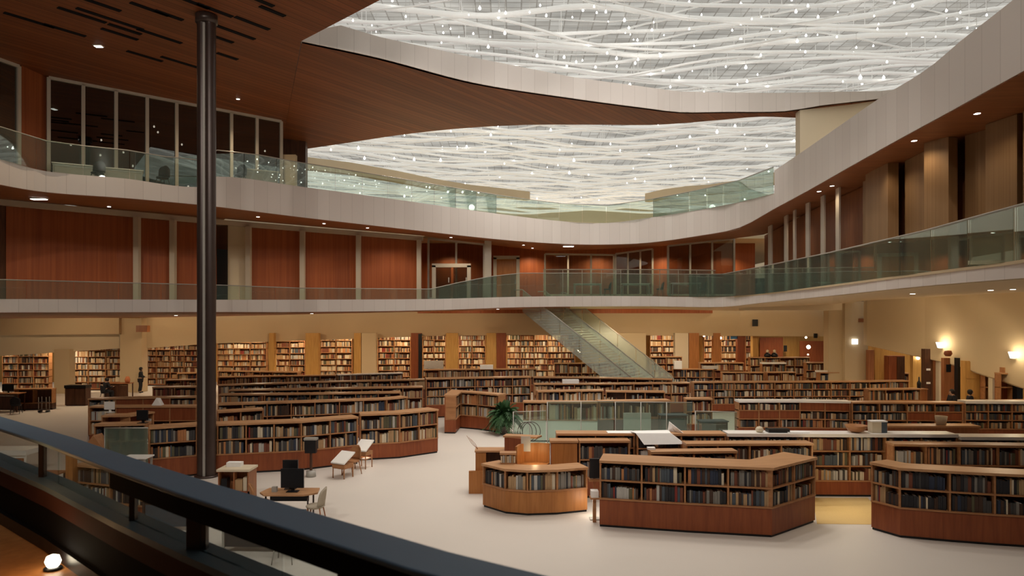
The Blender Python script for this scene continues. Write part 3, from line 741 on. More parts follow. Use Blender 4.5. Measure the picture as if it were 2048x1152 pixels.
def bookcase(pts, h, depth, plinth, tiers, label, nick, group=None, top='wood_top', body='wood_red', shelfm='wood_shelf', weights=W_MID, bay=1.0, bw=.055, plain=(), fill=1.0, name='bookcase', cat='bookcase', topt=.06, books=True, endm=None):
    """low shelving that follows a plan polyline (left to right as seen from the balcony)"""
    pts = [tuple(p) for p in pts]; back = offset_line(pts, depth)
    cx, cy = pts[len(pts)//2]
    t = thing(name, label, cat, (cx, cy, 0), 0, group)
    if plinth > 0:
        fr = offset_line(pts, .012)
        MB().strip(offset_line(pts, .05), back, 0, .06).build('toe_kick', 'black', t)
        MB().strip(fr, back, .06, plinth).build('plinth', body if plinth < .8 or body != 'wood_red' else body, t)
    MB().strip(offset_line(pts, depth-.04), back, plinth, h-topt).build('back_panel', body if endm is None else endm, t)
    over = offset_line(pts, -.05); ob = offset_line(pts, depth+.03)
    MB().strip(over, ob, h-topt, h).build('top', top, t)
    clear = (h-topt-plinth)/tiers
    for k in range(tiers):
        MB().strip(offset_line(pts, -.012), offset_line(pts, depth-.04), plinth+k*clear-.0, plinth+k*clear+.035).build('shelf', shelfm, t)
    bi = 0; nb = []
    segs = list(zip(pts, pts[1:]))
    for si, (a, b) in enumerate(segs):
        a = Vector(a); b = Vector(b); L = (b-a).length; n = max(1, round(L/bay)); u = (b-a)/L; nn = Vector((-u.y, u.x))
        for k in range(n+1):
            if k == n and si < len(segs)-1: continue
            p = a+u*(L*k/n); e = .02
            if k == 0 and si == 0: p = p+u*e
            if k == n and si == len(segs)-1: p = p-u*e
            c = p+nn*(depth-.04)/2
            MB().obox((c.x, c.y, (plinth+h-topt)/2), (u.x*e, u.y*e, 0), (nn.x*((depth-.04)/2), nn.y*((depth-.04)/2), 0), (0, 0, (h-topt-plinth)/2)).build('divider', shelfm, t)
        for k in range(n):
            nb.append((a+u*(L*k/n), u, nn, L/n))
    if not books: return t
    for bi, (o, u, nn, L) in enumerate(nb):
        for k in range(tiers):
            if (bi, k) in plain:
                c = o+u*L/2+nn*.03
                MB().obox((c.x, c.y, plinth+k*clear+clear/2+.017), (u.x*(L/2-.025), u.y*(L/2-.025), 0), (nn.x*.012, nn.y*.012, 0), (0, 0, clear/2-.02)).build('door', body, t)
                continue
            s = .035+random.uniform(0, .04); z = plinth+k*clear+.035; room = clear-.04; cnt = 0
            end = L-.035; run = 0; base = room*random.uniform(.68, .86); mode = random.choices(range(len(PAL)), weights)[0]
            while True:
                wd = bw*random.uniform(.55, 1.6)
                if s+wd > end: break
                if random.random() > fill: s += wd*random.uniform(1, 4); continue
                if run <= 0: run = random.randint(3, 12); base = room*random.uniform(.62, .92); mode = random.choices(range(len(PAL)), weights)[0]
                run -= 1
                hh = min(room*.97, base*random.uniform(.93, 1.07)); dp = min(depth-.09, random.uniform(.2, .27))
                ci = mode if random.random() < .35 else random.choices(range(len(PAL)), weights)[0]
                c = o+u*(s+wd/2)+nn*(.035+random.uniform(0, .025)+dp/2)
                cnt += 1
                D = c.y; px = CX+c.x/D*F; zc = z+hh/2
                vis = -20 < px < 2060
                BOOKS.append((hh*wd/D/D if vis else 0, Vector((c.x, c.y, z)), u, nn, (wd/2-.002, dp/2, hh), ci, nick, bi, k, tiers, cnt, len(nb), t))
                s += wd
    return t
def row(keys, h, depth=.6, plinth=.55, tiers=2, label='', nick='', **kw):
    """keys: (column, row of the front top edge) -> plan polyline at height h"""
    return bookcase([(PX(px, Dz(y, h)), Dz(y, h)) for px, y in keys], h, depth, plinth, tiers, label, nick, **kw)
def baserow(keys, h, depth=.6, plinth=.55, tiers=2, label='', nick='', **kw):
    return bookcase([(PX(px, Dfl(y)), Dfl(y)) for px, y in keys], h, depth, plinth, tiers, label, nick, **kw)

GF = 'low bookcases of the front islands'
baserow([(1199, 1054), (1370, 1066), (1545, 1076), (1631, 1045)], 1.6, .8, .66, 2, 'angled red-brown bookcase island at the front centre, full of dark books', 'angled front island', weights=W_DARK, group=GF, bay=.98)
baserow([(1742, 1059), (1800, 1076), (1900, 1085), (1990, 1092), (2080, 1098), (2160, 1100)], 1.6, .55, .66, 2, 'curved bookcase island at the front right, dark books on two shelves', 'curved front-right island', weights=[40, 22, 16, 6, 14, 7, 6, 2, 5, 5, 1, 1, 1], group=GF, bay=1.0)
C1 = baserow([(965, 1014), (1010, 1028), (1055, 1032), (1115, 1030), (1175, 1024)], 1.16, .55, .6, 1, 'low curved counter with one shelf of books left of the front island', 'low curved counter', weights=W_DARK, group=GF, bay=1.1, body='wood_orange')
row([(298, 855), (393, 849), (435, 848), (603, 842), (716, 833)], 1.62, .6, .62, 2, 'long red-brown bookcase left of and behind the steel column', 'long left front bookcase', weights=W_DARK, group='bookcase rows on the left')
row([(720, 828.5), (800, 825.5), (876, 818)], 1.62, .65, .54, 2, 'bookcase with pale wood top ending the left front row', 'left row end bookcase', weights=W_MID, group='bookcase rows on the left')
LG = 'bookcase rows on the left'
row([(188, 849), (291, 847)], 1.6, .5, .5, 2, 'short dark bookcase behind the left glass screen', 'short left bookcase', group=LG, weights=W_DARK, fill=.7)
row([(203, 831), (260, 830), (308, 823)], 1.6, .5, .9, 1, 'curved wooden counter carrying the white screen at left', 'curved left counter', group=LG, fill=.6)
row([(435, 823), (527, 818)], 1.6, .55, .5, 2, 'short bookcase right of the steel column behind the long front one', 'short bookcase by column', group=LG)
row([(178, 812.5), (393, 812)], 1.6, .5, .5, 2, 'bookcase with plain doors behind the white screen', 'bookcase behind white screen', group=LG, plain=((1, 1), (2, 1), (3, 1)), weights=W_WARM)
row([(435, 808), (630, 802), (774, 797), (815, 793)], 1.6, .5, .5, 2, 'second long bookcase row behind the long left front bookcase', 'second left row', group=LG)
row([(176, 797), (393, 793)], 1.6, .5, .5, 2, 'third bookcase row left of the steel column', 'third left row', group=LG, weights=W_MID, plain=((1, 1), (2, 1)))
row([(437, 788.5), (620, 787), (801, 784)], 1.6, .5, .5, 2, 'third bookcase row right of the steel column', 'third right row', group=LG)
row([(305, 774), (393, 773)], 1.6, .5, .5, 2, 'fourth bookcase row left of the steel column', 'fourth left row', group=LG, weights=W_WARM)
row([(457, 780), (640, 777), (846, 773)], 1.6, .5, .5, 2, 'fourth bookcase row right of the steel column', 'fourth right row', group=LG, weights=W_WARM)
row([(330, 760), (393, 759)], 1.6, .5, .5, 2, 'fifth bookcase row left of the steel column', 'fifth left row', group=LG, weights=W_WARM)
row([(436, 770), (620, 764), (858, 758)], 1.6, .5, .5, 2, 'fifth bookcase row right of the steel column', 'fifth right row', group=LG, weights=W_WARM)
row([(436, 754), (673, 750)], 1.6, .5, .5, 2, 'sixth bookcase row right of the steel column', 'sixth row', group=LG, weights=W_WARM)
row([(675, 749.3), (806, 745.4)], 1.62, .5, .5, 2, 'far left-row bookcase with a white top', 'white topped left bookcase', group=LG, weights=W_WARM, top='white_lac')
row([(354, 746), (394, 745)], 1.6, .5, .5, 2, 'farthest bookcase row left of the steel column', 'sixth left row', group=LG, weights=W_WARM)
row([(436, 741), (520, 742.5), (595, 744)], 1.6, .45, .5, 2, 'farthest bookcase row right of the steel column', 'seventh row', group=LG, weights=W_WARM)
MG = 'bookcase rows in the middle'
row([(852, 757), (950, 755), (1062, 753)], 1.97, .5, .62, 3, 'tall three-tier bookcase behind the plant', 'tall middle bookcase', group=MG, weights=W_MID)
row([(912, 790), (921, 783), (955, 785), (997, 789)], 1.66, .5, .58, 2, 'curved bookcase end standing left of the plant', 'curved middle bookcase', group=MG, weights=W_WARM)
row([(850, 739), (960, 738), (1073, 737)], 1.6, .5, .5, 2, 'middle bookcase row behind the tall three-tier one', 'middle back row', group=MG, weights=W_WARM)
bookcase([(PX(1109, 48), 48), (PX(1272, 48), 48)], 1.88, .45, .5, 2, 'bookcase row just in front of the staircase foot', 'staircase row', MG, weights=W_WARM)
row([(1066, 754), (1200, 755), (1344, 758.5)], 1.75, .5, .5, 2, 'middle bookcase row behind the one with white box', 'second middle row', group=MG, weights=W_WARM)
row([(1068, 767.5), (1230, 767), (1380, 765)], 1.6, .5, .5, 2, 'middle bookcase row carrying the small white box', 'white box row', group=MG, weights=W_WARM)
row([(1075, 782), (1207, 780)], 1.6, .5, .5, 2, 'short middle bookcase in front of the white box row', 'short middle bookcase', group=MG, weights=W_WARM)
row([(1046, 803), (1195, 804)], 1.62, .5, .86, 1, 'bookcase on a white base behind the glass screens', 'white based bookcase', group=MG, weights=W_WARM, body='white_lac', endm='wood_case')
row([(1199, 802.5), (1341, 800)], 1.62, .5, .86, 1, 'bookcase with a long wood top behind the right glass screen', 'wood topped middle bookcase', group=MG, weights=W_MID, body='wood_dark', fill=.8)
row([(1212, 782), (1330, 783)], 1.45, .5, .5, 1, 'dark open shelf unit with black boxes behind the glass screens', 'dark open unit', group=MG, weights=W_DARK, fill=.5, body='wood_dark')
row([(1372, 797), (1425, 797)], 1.6, .45, .5, 2, 'narrow bookcase behind the right end of the glass', 'narrow middle bookcase', group=MG, weights=W_WARM)
RG = 'bookcase rows on the right'
bookcase([(PX(x, 19.75), 19.75+(x-1400)*-.0003) for x in (1113, 1270)], 1.72, .5, .55, 3, 'bookcase with wood top behind the timber booth', 'bookcase behind booth', RG, weights=W_DARK)
bookcase([(PX(x, 19.6), 19.6) for x in (1274, 1452)], 1.75, .5, .55, 3, 'bookcase carrying the big white folded sheets', 'bookcase under white sheets', RG, weights=W_DARK)
bookcase([(PX(1455, 19.6), 19.6), (PX(1700, 19.5), 19.5), (PX(1915, 19.45), 19.45)], 1.76, .5, .42, 3, 'long bookcase with a bright white top on the right', 'long white-topped bookcase', RG, weights=W_MID, top='white_lac', topt=.09)
bookcase([(PX(1920, 19.4), 19.4), (PX(2140, 19.3), 19.3)], 1.70, .5, .42, 3, 'white topped bookcase at the right edge behind the curved island', 'right edge bookcase', RG, weights=W_DARK, top='white_lac', topt=.09)
row([(1158, 881), (1260, 880.5)], 1.6, .4, .55, 2, 'short bookcase right of the timber cabinet', 'short bookcase beside cabinet', group=RG, weights=W_DARK)
row([(1372, 887), (1500, 886.5), (1626, 886)], 1.6, .4, .5, 2, 'bookcase row right behind the angled front island', 'row behind front island', group=RG, weights=W_DARK)
row([(1302, 903), (1474, 901)], 1.6, .32, .5, 2, 'narrow shelf unit backing onto the angled front island', 'narrow backing unit', group=RG, weights=W_DARK)
row([(1786, 887.5), (1920, 889), (2075, 891)], 1.6, .4, .5, 2, 'bookcase row behind the curved front-right island', 'row behind right island', group=RG, weights=W_MID)
row([(1477, 801), (1600, 801), (1701, 802.5)], 1.62, .5, .5, 3, 'white topped bookcase in the right middle', 'white-topped middle-right bookcase', group=RG, weights=W_MID, top='white_lac', topt=.08, plain=((3, 2), (4, 2), (0, 1), (1, 1), (2, 1)))
row([(1704, 804), (1926, 805)], 1.6, .5, .5, 3, 'wood topped bookcase right of the white topped middle one', 'wood-topped right bookcase', group=RG, weights=W_DARK, plain=((2, 1), (3, 1)))
row([(1930, 802), (2120, 803)], 1.64, .5, .5, 3, 'white topped bookcase at the right edge of the middle rows', 'right edge middle bookcase', group=RG, weights=W_DARK, top='white_lac', topt=.1)
row([(1387, 764), (1550, 763), (1700, 762.5), (1818, 761)], 1.6, .5, .4, 3, 'long bookcase row across the right behind the white topped one', 'long right row', group=RG, weights=W_MID)
row([(1737, 778), (1842, 777)], 1.6, .4, .5, 2, 'short bookcase in front of the right end of the long row', 'short right bookcase', group=RG, weights=W_MID)
row([(1640, 744.5), (1735, 744), (1818, 746)], 1.6, .5, .5, 2, 'far right bookcase row before the stepped pier', 'far right row', group=RG, weights=W_MID)
row([(1346, 737.5), (1427, 738)], 1.6, .45, .5, 2, 'far bookcase with a plain end right of the staircase', 'far staircase bookcase', group=RG, weights=W_MID)
row([(1444, 744), (1528, 744.5)], 1.6, .45, .5, 2, 'far bookcase in the middle of the right rows', 'far middle-right bookcase', group=RG, weights=W_WARM)
row([(1534, 744), (1592, 744)], 1.6, .45, .5, 2, 'far bookcase below the white topped cabinet', 'far short bookcase', group=RG, weights=W_WARM)
bookcase([(PX(1302, 47.5), 47.5), (PX(1364, 47.5), 47.5)], 2.35, .45, .5, 4, 'tall far bookcase at the staircase foot', 'tall far bookcase', RG, weights=W_WARM)
bookcase([(PX(1400, 46.6), 46.6), (PX(1488, 46.6), 46.6)], 2.0, .45, .5, 3, 'far bookcase in front of the orange pillars', 'far pillar bookcase', RG, weights=W_WARM)
bookcase([(PX(1500, 47.6), 47.6), (PX(1620, 47.6), 47.6)], 2.3, .45, .6, 3, 'far bookcase in front of the seated pair', 'far pair bookcase', RG, weights=W_WARM)
bookcase([(PX(1612, 45.2), 45.2), (PX(1656, 45.2), 45.2)], 2.1, .45, .6, 3, 'far bookcase against the stepped pier', 'far pier bookcase', RG, weights=W_WARM)
bookcase([(PX(1524, 45.9), 45.9), (PX(1572, 45.9), 45.9)], 2.05, .4, .6, 2, 'far cabinet with a white top right of the pillars', 'far white-topped cabinet', RG, weights=W_MID, top='white_lac', topt=.1)
# tall shelves along the far wall
WG = 'tall bookcases along the far wall'
for x0, x1, D, h, tr, lab in ((4, 98, 47, 2.85, 6, 'first from the left'), (141, 246, 48, 3.2, 7, 'second from the left'), (284, 396, 51.2, 3.5, 8, 'behind the standing person'), (434, 533, 51.6, 3.6, 8, 'right of the steel column'),
                              (549, 610, 51.8, 3.7, 8, 'between golden pillars'), (640, 704, 52, 3.75, 8, 'above the white topped left bookcase'), (755, 821, 52.2, 3.8, 8, 'left of the black post'), (845, 891, 52.4, 3.8, 8, 'right of the black post'), (917, 971, 52.4, 3.8, 8, 'left of the red pillar'),
                              (1014, 1150, 52.4, 3.8, 8, 'left of the staircase'), (1300, 1349, 52.4, 3.8, 8, 'right of the staircase'), (1408, 1426, 52.4, 3.8, 8, 'narrow, behind orange pillar'), (1442, 1475, 52.4, 3.8, 8, 'by the lit small lamp'), (1491, 1505, 52.4, 3.8, 8, 'very narrow, left of the lit room')):
    bookcase([(PX(x0, D), D), (PX(x1, D), D)], h, .35, .12, tr, 'tall wall bookcase of warm coloured books, '+lab, 'tall wall shelf', WG, weights=W_WARM, bay=1.1, bw=.07, body='wood_case', topt=.04)


# ------------------------------------------------------------------ foreground balcony: rail, kerb, glass, floor
zr = 4.05
far = [(-300, 738), (0, 832), (146, 874), (296, 925), (434, 968), (600, 1016), (900, 1103), (1098, 1151), (1400, 1225)]
rp = [P(px, py, Dz(py, zr)) for px, py in far]
pl = [(p.x, p.y) for p in rp]
t = thing('balcony_railing', 'dark grey balcony railing slanting across the front with glass under its broad rail', 'railing', (rp[2].x, rp[2].y, 3.2))
inn = offset_line(pl, -.235)
MB().strip(inn, pl, zr-.028, zr).build('handrail', 'rail_paint', t, bevel=.008)
j0 = 3
MB().strip(offset_line(pl, -.232)[j0:], offset_line(pl, -.13)[j0:], zr-.125, zr-.028).build('rail_beam', 'rail_side', t)
k1 = offset_line(pl, -.20)
MB().strip(k1, pl, 3.66, 3.70).build('kerb_cap', 'rail_paint', t)
MB().strip(offset_line(pl, -.19), offset_line(pl, -.02), 3.53, 3.66).build('kerb_face', 'rust_paint', t)
MB().strip(offset_line(pl, -.17), offset_line(pl, -.02), 3.2, 3.53).build('kerb_panel', 'rail_side', t)
MB().strip(offset_line(pl, -.205), offset_line(pl, -.17), 3.2, 3.30).build('kerb_base', 'black', t)
for i in range(len(pl)-1):
    a = Vector(offset_line(pl, -.10)[i]); b = Vector(offset_line(pl, -.10)[i+1]); d = (b-a).normalized(); n_ = Vector((-d.y, d.x))*.008
    a = a+d*.01; b = b-d*.01
    MB().prism([(a.x-n_.x, a.y-n_.y), (b.x-n_.x, b.y-n_.y), (b.x+n_.x, b.y+n_.y), (a.x+n_.x, a.y+n_.y)], 3.70, zr-.03).build('glass_panel', 'glass_near', t)
def rail_at(px):
    for (xa, ya), (xb, yb), p, q in zip(far, far[1:], offset_line(pl, -.10), offset_line(pl, -.10)[1:]):
        if xa <= px <= xb:
            u_ = (px-xa)/(xb-xa); return Vector((lerp(p[0], q[0], u_), lerp(p[1], q[1], u_)))
for px, r_ in ((118, .022), (300, .018), (430, .055), (735, .018)):  # broadest post stands in for the steel column's lower shaft
    p = rail_at(px); MB().box((p.x-r_, p.y-.02, 3.70), (p.x+r_, p.y+.02, zr-.07)).build('post', 'dark_steel', t)
# balcony floor and little glowing lamp at the foot of the kerb
fl = offset_line(pl, -.02); mb = MB(); mb.strip(offset_line(pl, -6), fl, 3.08, 3.2); struct(mb.build('floor_balcony', 'wood_orange'), 'timber floor of the balcony at the lower left')
p = P(106, 1152, 5.0)
t = thing('floor_lamp', 'small glowing lamp at the foot of the balcony kerb, lower left corner', 'lamp', (p.x, p.y, 3.2))
MB().lathe([(.001, 0), (.06, 0), (.06, .015), (.02, .02)], (p.x, p.y, 3.2), 12).build('base', 'black', t)
MB().lathe([(.02, .01), (.04, .03), (.052, .06), (.04, .095), (.001, .11)], (p.x, p.y, 3.2), 14).build('globe', 'lamp_warm', t)

# ------------------------------------------------------------------ furniture makers
def table(name, label, loc, w, d, h, rz=0, top='wood_top', leg='wood_case', group=None, panel=None, cat='table', th=.04):
    t = thing(name, label, cat, loc, rz, group); t.rotation_euler = (0, 0, 0)
    def mk(mb, nm, mat):
        o = mb.build(nm, mat, None, (0, 0, 0)); o.parent = t; o.location = (0, 0, 0); return o
    mk(MB().box((-w/2, -d/2, h-th), (w/2, d/2, h)), 'table_top', top)
    for sx in (-1, 1):
        for sy in (-1, 1):
            x = sx*(w/2-.06); y = sy*(d/2-.06)
            mk(MB().box((x-.025, y-.025, 0), (x+.025, y+.025, h-th)), 'leg', leg)
    mk(MB().box((-w/2+.08, -d/2+.06, h-th-.09), (w/2-.08, -d/2+.08, h-th)), 'apron', leg)
    if panel: mk(MB().box((-w/2+.09, -d/2+.07, .12), (w/2-.09, -d/2+.09, h-th-.1)), 'modesty_panel', panel)
    t.rotation_euler = (0, 0, rz); return t
def local(t, mb, nm, mat):
    o = mb.build(nm, mat, None, (0, 0, 0)); o.parent = t; o.location = (0, 0, 0); return o
def chair(label, loc, rz, group=None, mat='seat_fabric', leg='wood_case'):
    """armless shell chair facing local +y"""
    t = thing('chair', label, 'chair', loc, rz, group)
    mb = MB(); n = 14; lay = []
    for i, (s_, z) in enumerate(((.84, .40), (1, .43), (1, .455), (.9, .47))):
        lay.append([(.235*s_*math.cos(2*PI*j/n)*(1.0), .225*s_*math.sin(2*PI*j/n), z) for j in range(n)])
    vs = sum(lay, []); fs = [(i*n+j, i*n+(j+1) % n, (i+1)*n+(j+1) % n, (i+1)*n+j) for i in range(3) for j in range(n)]+[tuple(range(n))[::-1], tuple(range(3*n, 4*n))]
    mb.add(vs, fs, 0, True); local(t, mb, 'seat', mat)
    mb = MB(); m = 9; rows = 6; vs = []
    for k in range(rows+1):
        f = k/rows; z = .47+.43*f; wdt = .235*math.sqrt(max(.02, 1-(max(0, f-.45)/.56)**2))
        for side in (0, 1):
            for j in range(m):
                u_ = -1+2*j/(m-1); x = wdt*u_; y = -.20-.06*f+.10*u_*u_*(wdt/.235)-(.022 if side else 0)
                vs.append((x, y, z))
    st = 2*m
    for k in range(rows):
        for j in range(m-1):
            a = k*st+j; mb.f.append([a, a+1, a+st+1, a+st]); mb.m.append(0)
            b = k*st+m+j; mb.f.append([b+1, b, b+st, b+st+1]); mb.m.append(0)
        for j in (0, m-1):
            mb.f.append([k*st+j, (k+1)*st+j, (k+1)*st+m+j, k*st+m+j]); mb.m.append(0)
    for j in range(m-1):
        a = rows*st+j; mb.f.append([a, a+1, a+m+1, a+m]); mb.m.append(0)
        mb.f.append([j+1, j, j+m, j+m+1]); mb.m.append(0)
    mb.v = [Vector(p) for p in vs]; mb.smooth = set(range(len(mb.f))); local(t, mb, 'backrest', mat)
    for sx in (-1, 1):
        for sy in (-1, 1):
            local(t, MB().tube([(sx*.15, sy*.14, .42), (sx*.21, sy*.21, 0)], [.018, .012], 8), 'leg', leg)
    return t
def monitor(label, loc, rz, w, h, name='monitor', back=True, sc='black'):
    t = thing(name, label, 'monitor', loc, rz)
    local(t, MB().box((-w/2, -.025, .10), (w/2, .025, .10+h)), 'screen_shell', 'black')
    local(t, MB().box((-w/2+.02, .026, .12), (w/2-.02, .03, .08+h)), 'screen', sc)
    local(t, MB().box((-.04, -.05, .012), (.04, -.026, .25)), 'neck', 'black')
    local(t, MB().box((-.14, -.12, 0), (.14, .08, .014)), 'stand', 'black')
    return t
def pbox(name, x0, x1, y0, y1, D, depth, mat, label=None, cat=None, group=None, parent=None, base=None):
    a = P(x0, y1, D); b = P(x1, y0, D); z0 = a.z if base is None else base
    o = MB().box((a.x, D, z0), (b.x, D+depth, b.z)).build(name, mat, parent)
    if not parent: tag(o, label, cat, group)
    return o

# workstation by the column
D = 17.2; X = PX(578, D)
t = thing('workstation_desk', 'wooden desk with a black monitor in the open floor right of the steel column', 'desk', (X, D, 0))
local(t, MB().prism([(-.68, -.1), (-.5, -.34), (.45, -.34), (.74, -.12), (.66, .36), (-.6, .36)], .69, .73), 'desk_top', 'wood_top')
for x, y in ((-.5, -.2), (.52, -.2), (-.5, .28), (.52, .28)): local(t, MB().tube([(x, y, 0), (x, y, .69)], .022, 8), 'leg', 'dark_steel')
local(t, MB().box((-.45, -.05, .50), (.5, -.02, .69)), 'modesty_panel', 'black')
monitor('large black monitor on the open floor desk, its back to the balcony', (PX(585, 17.15), 17.15, .73), PI, .56, .47)
monitor('second black monitor half hidden behind the large one', (PX(581, 17.45), 17.45, .73), PI, .38, .62)
o = MB().box((X-.25, 16.98, .02), (X+.3, 17.35, .20)).build('computer_case', 'black'); tag(o, 'flat black computer case on the floor under the wooden desk', 'computer')
o = MB().box((PX(548, 17.1)-.06, 17.1, .73), (PX(548, 17.1)+.06, 17.2, .86)).build('pen_box', 'grey_metal'); tag(o, 'small pale pen box left of the black monitor', 'box')
chair('pale shell chair at the right end of the monitor desk', (PX(632, 17.0), 16.95, 0), PI/2, 'chairs at the monitor desk')
chair('tan shell chair at the left end of the monitor desk', (PX(519, 17.3), 17.35, 0), -PI/2+.3, 'chairs at the monitor desk', 'wood_shelf')
# low cabinet right of the column foot
D = 18.9; a = P(436, 980, D); b = P(497, 945, D)
t = thing('low_cabinet', 'low wooden cabinet with a pale top just right of the column foot', 'cabinet', ((a.x+b.x)/2, D, 0))
MB().box((a.x, D, 0), (b.x, D+.6, .06)).build('plinth', 'black', t)
MB().box((a.x, D+.3, .06), (b.x, D+.6, .84)).build('carcass', 'wood_case', t)
for x in (a.x, (a.x+b.x)/2, b.x-.03): MB().box((x, D, .06), (x+.03, D+.3, .84)).build('side_panel', 'wood_case', t)
MB().box((a.x, D, .06), (b.x, D+.3, .3)).build('drawer', 'wood_red', t)
MB().box((a.x-.03, D-.04, .84), (b.x+.03, D+.62, .90)).build('top', 'beige_light', t)
o = MB().box((a.x+.1, D+.3, .90), (a.x+.5, D+.5, 1.02)).build('paper_tray', 'paper'); tag(o, 'white paper tray on the pale topped low cabinet', 'tray')
for i, (x0, w_, h_, m_) in enumerate(((.06, .16, .33, 'black'), (.44, .2, .3, 'book_tan'), (.66, .1, .36, 'book_cream'))):
    o = MB().box((a.x+x0, D+.05, .302), (a.x+x0+w_, D+.25, .302+h_)).build('file_box', m_); tag(o, '%s file box inside the low cabinet by the column' % ('black', 'tan', 'cream')[i], 'box', 'file boxes in the low cabinet')
# pedestal kiosk before the long bookcase
D = 22.0; x = PX(622, D)
t = thing('pedestal_stand', 'slim dark pedestal with a pale foot before the long left bookcase', 'stand', (x, D, 0))
MB().lathe([(.001, 0), (.16, 0), (.15, .18), (.05, .2)], (x, D, 0), 12).build('foot', 'grey_metal', t)
MB().lathe([(.045, .2), (.04, .75)], (x, D, 0), 10).build('stem', 'wood_dark', t)
MB().box((x-.17, D-.1, .75), (x+.17, D+.1, 1.16)).build('head', 'black', t)
MB().box((x-.2, D-.12, 1.16), (x+.2, D+.12, 1.22)).build('cap', 'grey_metal', t)
# slanted reading stands
def slant(label, px, D, w, h, rz, group):
    t = thing('reading_stand', label, 'stand', (PX(px, D), D, 0), rz, group)
    local(t, MB().add([(-w/2, -.25, h-.28), (w/2, -.25, h-.28), (w/2, .25, h), (-w/2, .25, h), (-w/2, -.25, h-.24), (w/2, -.25, h-.24), (w/2, .25, h+.04), (-w/2, .25, h+.04)],
          [(3, 2, 1, 0), (4, 5, 6, 7), (0, 1, 5, 4), (1, 2, 6, 5), (2, 3, 7, 6), (3, 0, 4, 7)]), 'slanted_top', 'white_lac')
    local(t, MB().box((-w/2+.03, -.22, h-.42), (w/2-.03, .22, h-.3)), 'drawer_box', 'wood_shelf')
    local(t, MB().box((-w/2+.05, -.2, .3), (w/2-.05, .2, .33)), 'lower_shelf', 'wood_shelf')
    for sx in (-1, 1):
        for sy in (-1, 1): local(t, MB().tube([(sx*(w/2-.05), sy*.2, 0), (sx*(w/2-.05), sy*.2, h-.42)], .018, 6), 'leg', 'wood_shelf')
    return t
slant('slanted white topped reading stand in front of the long left bookcase', 686, 21.9, .55, .74, -.5, 'slanted reading stands')
slant('slanted white topped reading stand between the two left front bookcases', 727, 23.3, .5, .86, -.35, 'slanted reading stands')
chair('light wood chair just behind the slanted reading stand', (PX(703, 22.2), 22.3, 0), 2.6, None, 'wood_shelf', 'wood_shelf')
# left glass screen
a = P(209, 0, 21.4); b = P(296, 0, 20.8)
railing([Vector((a.x, a.y, 0)), Vector((b.x, b.y, 0))], [1.62, 1.72], 'tall glass screen at the left end of the long front bookcase', panel=1.6, rail='grey_metal', gm='glass_screen', posts=1, name='glass_screen', cat='screen')
D = 20.2; table('side_table', 'white topped side table before the left glass screen', (PX(275, D), D, 0), .72, .5, 1.0, 0, 'white_lac', 'grey_metal')
# angled wooden display box
D = 21.3; x = PX(186, D)
t = thing('display_box', 'peaked wooden display box at the left end of the bookcase rows', 'display', (x, D, 0))
MB().box((x-.28, D, 0), (x+.28, D+.4, .95)).build('base', 'wood_case', t)
MB().add([(x-.34, D-.03, .95), (x+.02, D-.03, 1.42), (x+.34, D-.03, .95), (x-.34, D+.43, .95), (x+.02, D+.43, 1.42), (x+.34, D+.43, .95)], [(0, 2, 1), (3, 4, 5), (0, 1, 4, 3), (1, 2, 5, 4), (2, 0, 3, 5)]).build('peaked_top', 'wood_shelf', t)
# things on the left rows
monitor('white screen standing on the curved left counter', (PX(219, 25.1), 25.1, 1.6), PI, .36, .28, sc='paper')
for ch in [o for o in bpy.data.objects if o.get('label') == 'white screen standing on the curved left counter'][0].children:
    ch.data = ch.data.copy(); ch.data.materials[0] = MATS['white_lac']
monitor('black monitor left of the steel column on the short left bookcase', (PX(285, 22.55), 22.55, 1.6), PI, .36, .32)
o = MB().add([(PX(303, 27.1), 27.1, 1.6), (PX(322, 27.1), 27.1, 1.6), (PX(322, 27.1), 27.35, 1.6), (PX(303, 27.1), 27.35, 1.6), (PX(310, 27.1), 27.2, 1.88), (PX(316, 27.1), 27.3, 1.86)], [(3, 2, 1, 0), (0, 1, 4), (1, 2, 5, 4), (2, 3, 5), (3, 0, 4, 5)]).build('paper_pile', 'paper'); tag(o, 'heap of white paper on the bookcase left of the column', 'paper')
o = pbox('box', 1125, 1158, 759.5, 767.5, 36.0, .3, 'paper', 'small white box on the middle bookcase row', 'box', base=1.6)
o = pbox('box', 960, 986, 730, 737.5, 45.95, .3, 'paper', 'white box on the middle back bookcase row', 'box', base=1.6)
o = pbox('box', 848, 886, 722, 735, 46.5, .3, 'book_pale_grey', 'grey box at the left end of the middle back row', 'box', base=1.6)
o = pbox('box', 1349, 1364, 722, 737, 46.2, .3, 'paper', 'white box on the far staircase bookcase', 'box', base=1.6)
o = pbox('box', 1407, 1436, 732, 738, 46.2, .3, 'book_pale_grey', 'flat pale box on the far bookcase right of the white one', 'box', base=1.6)
o = pbox('box', 1634, 1661, 741, 745, 43.6, .3, 'paper', 'white box at the left end of the far right row', 'box', base=1.6)
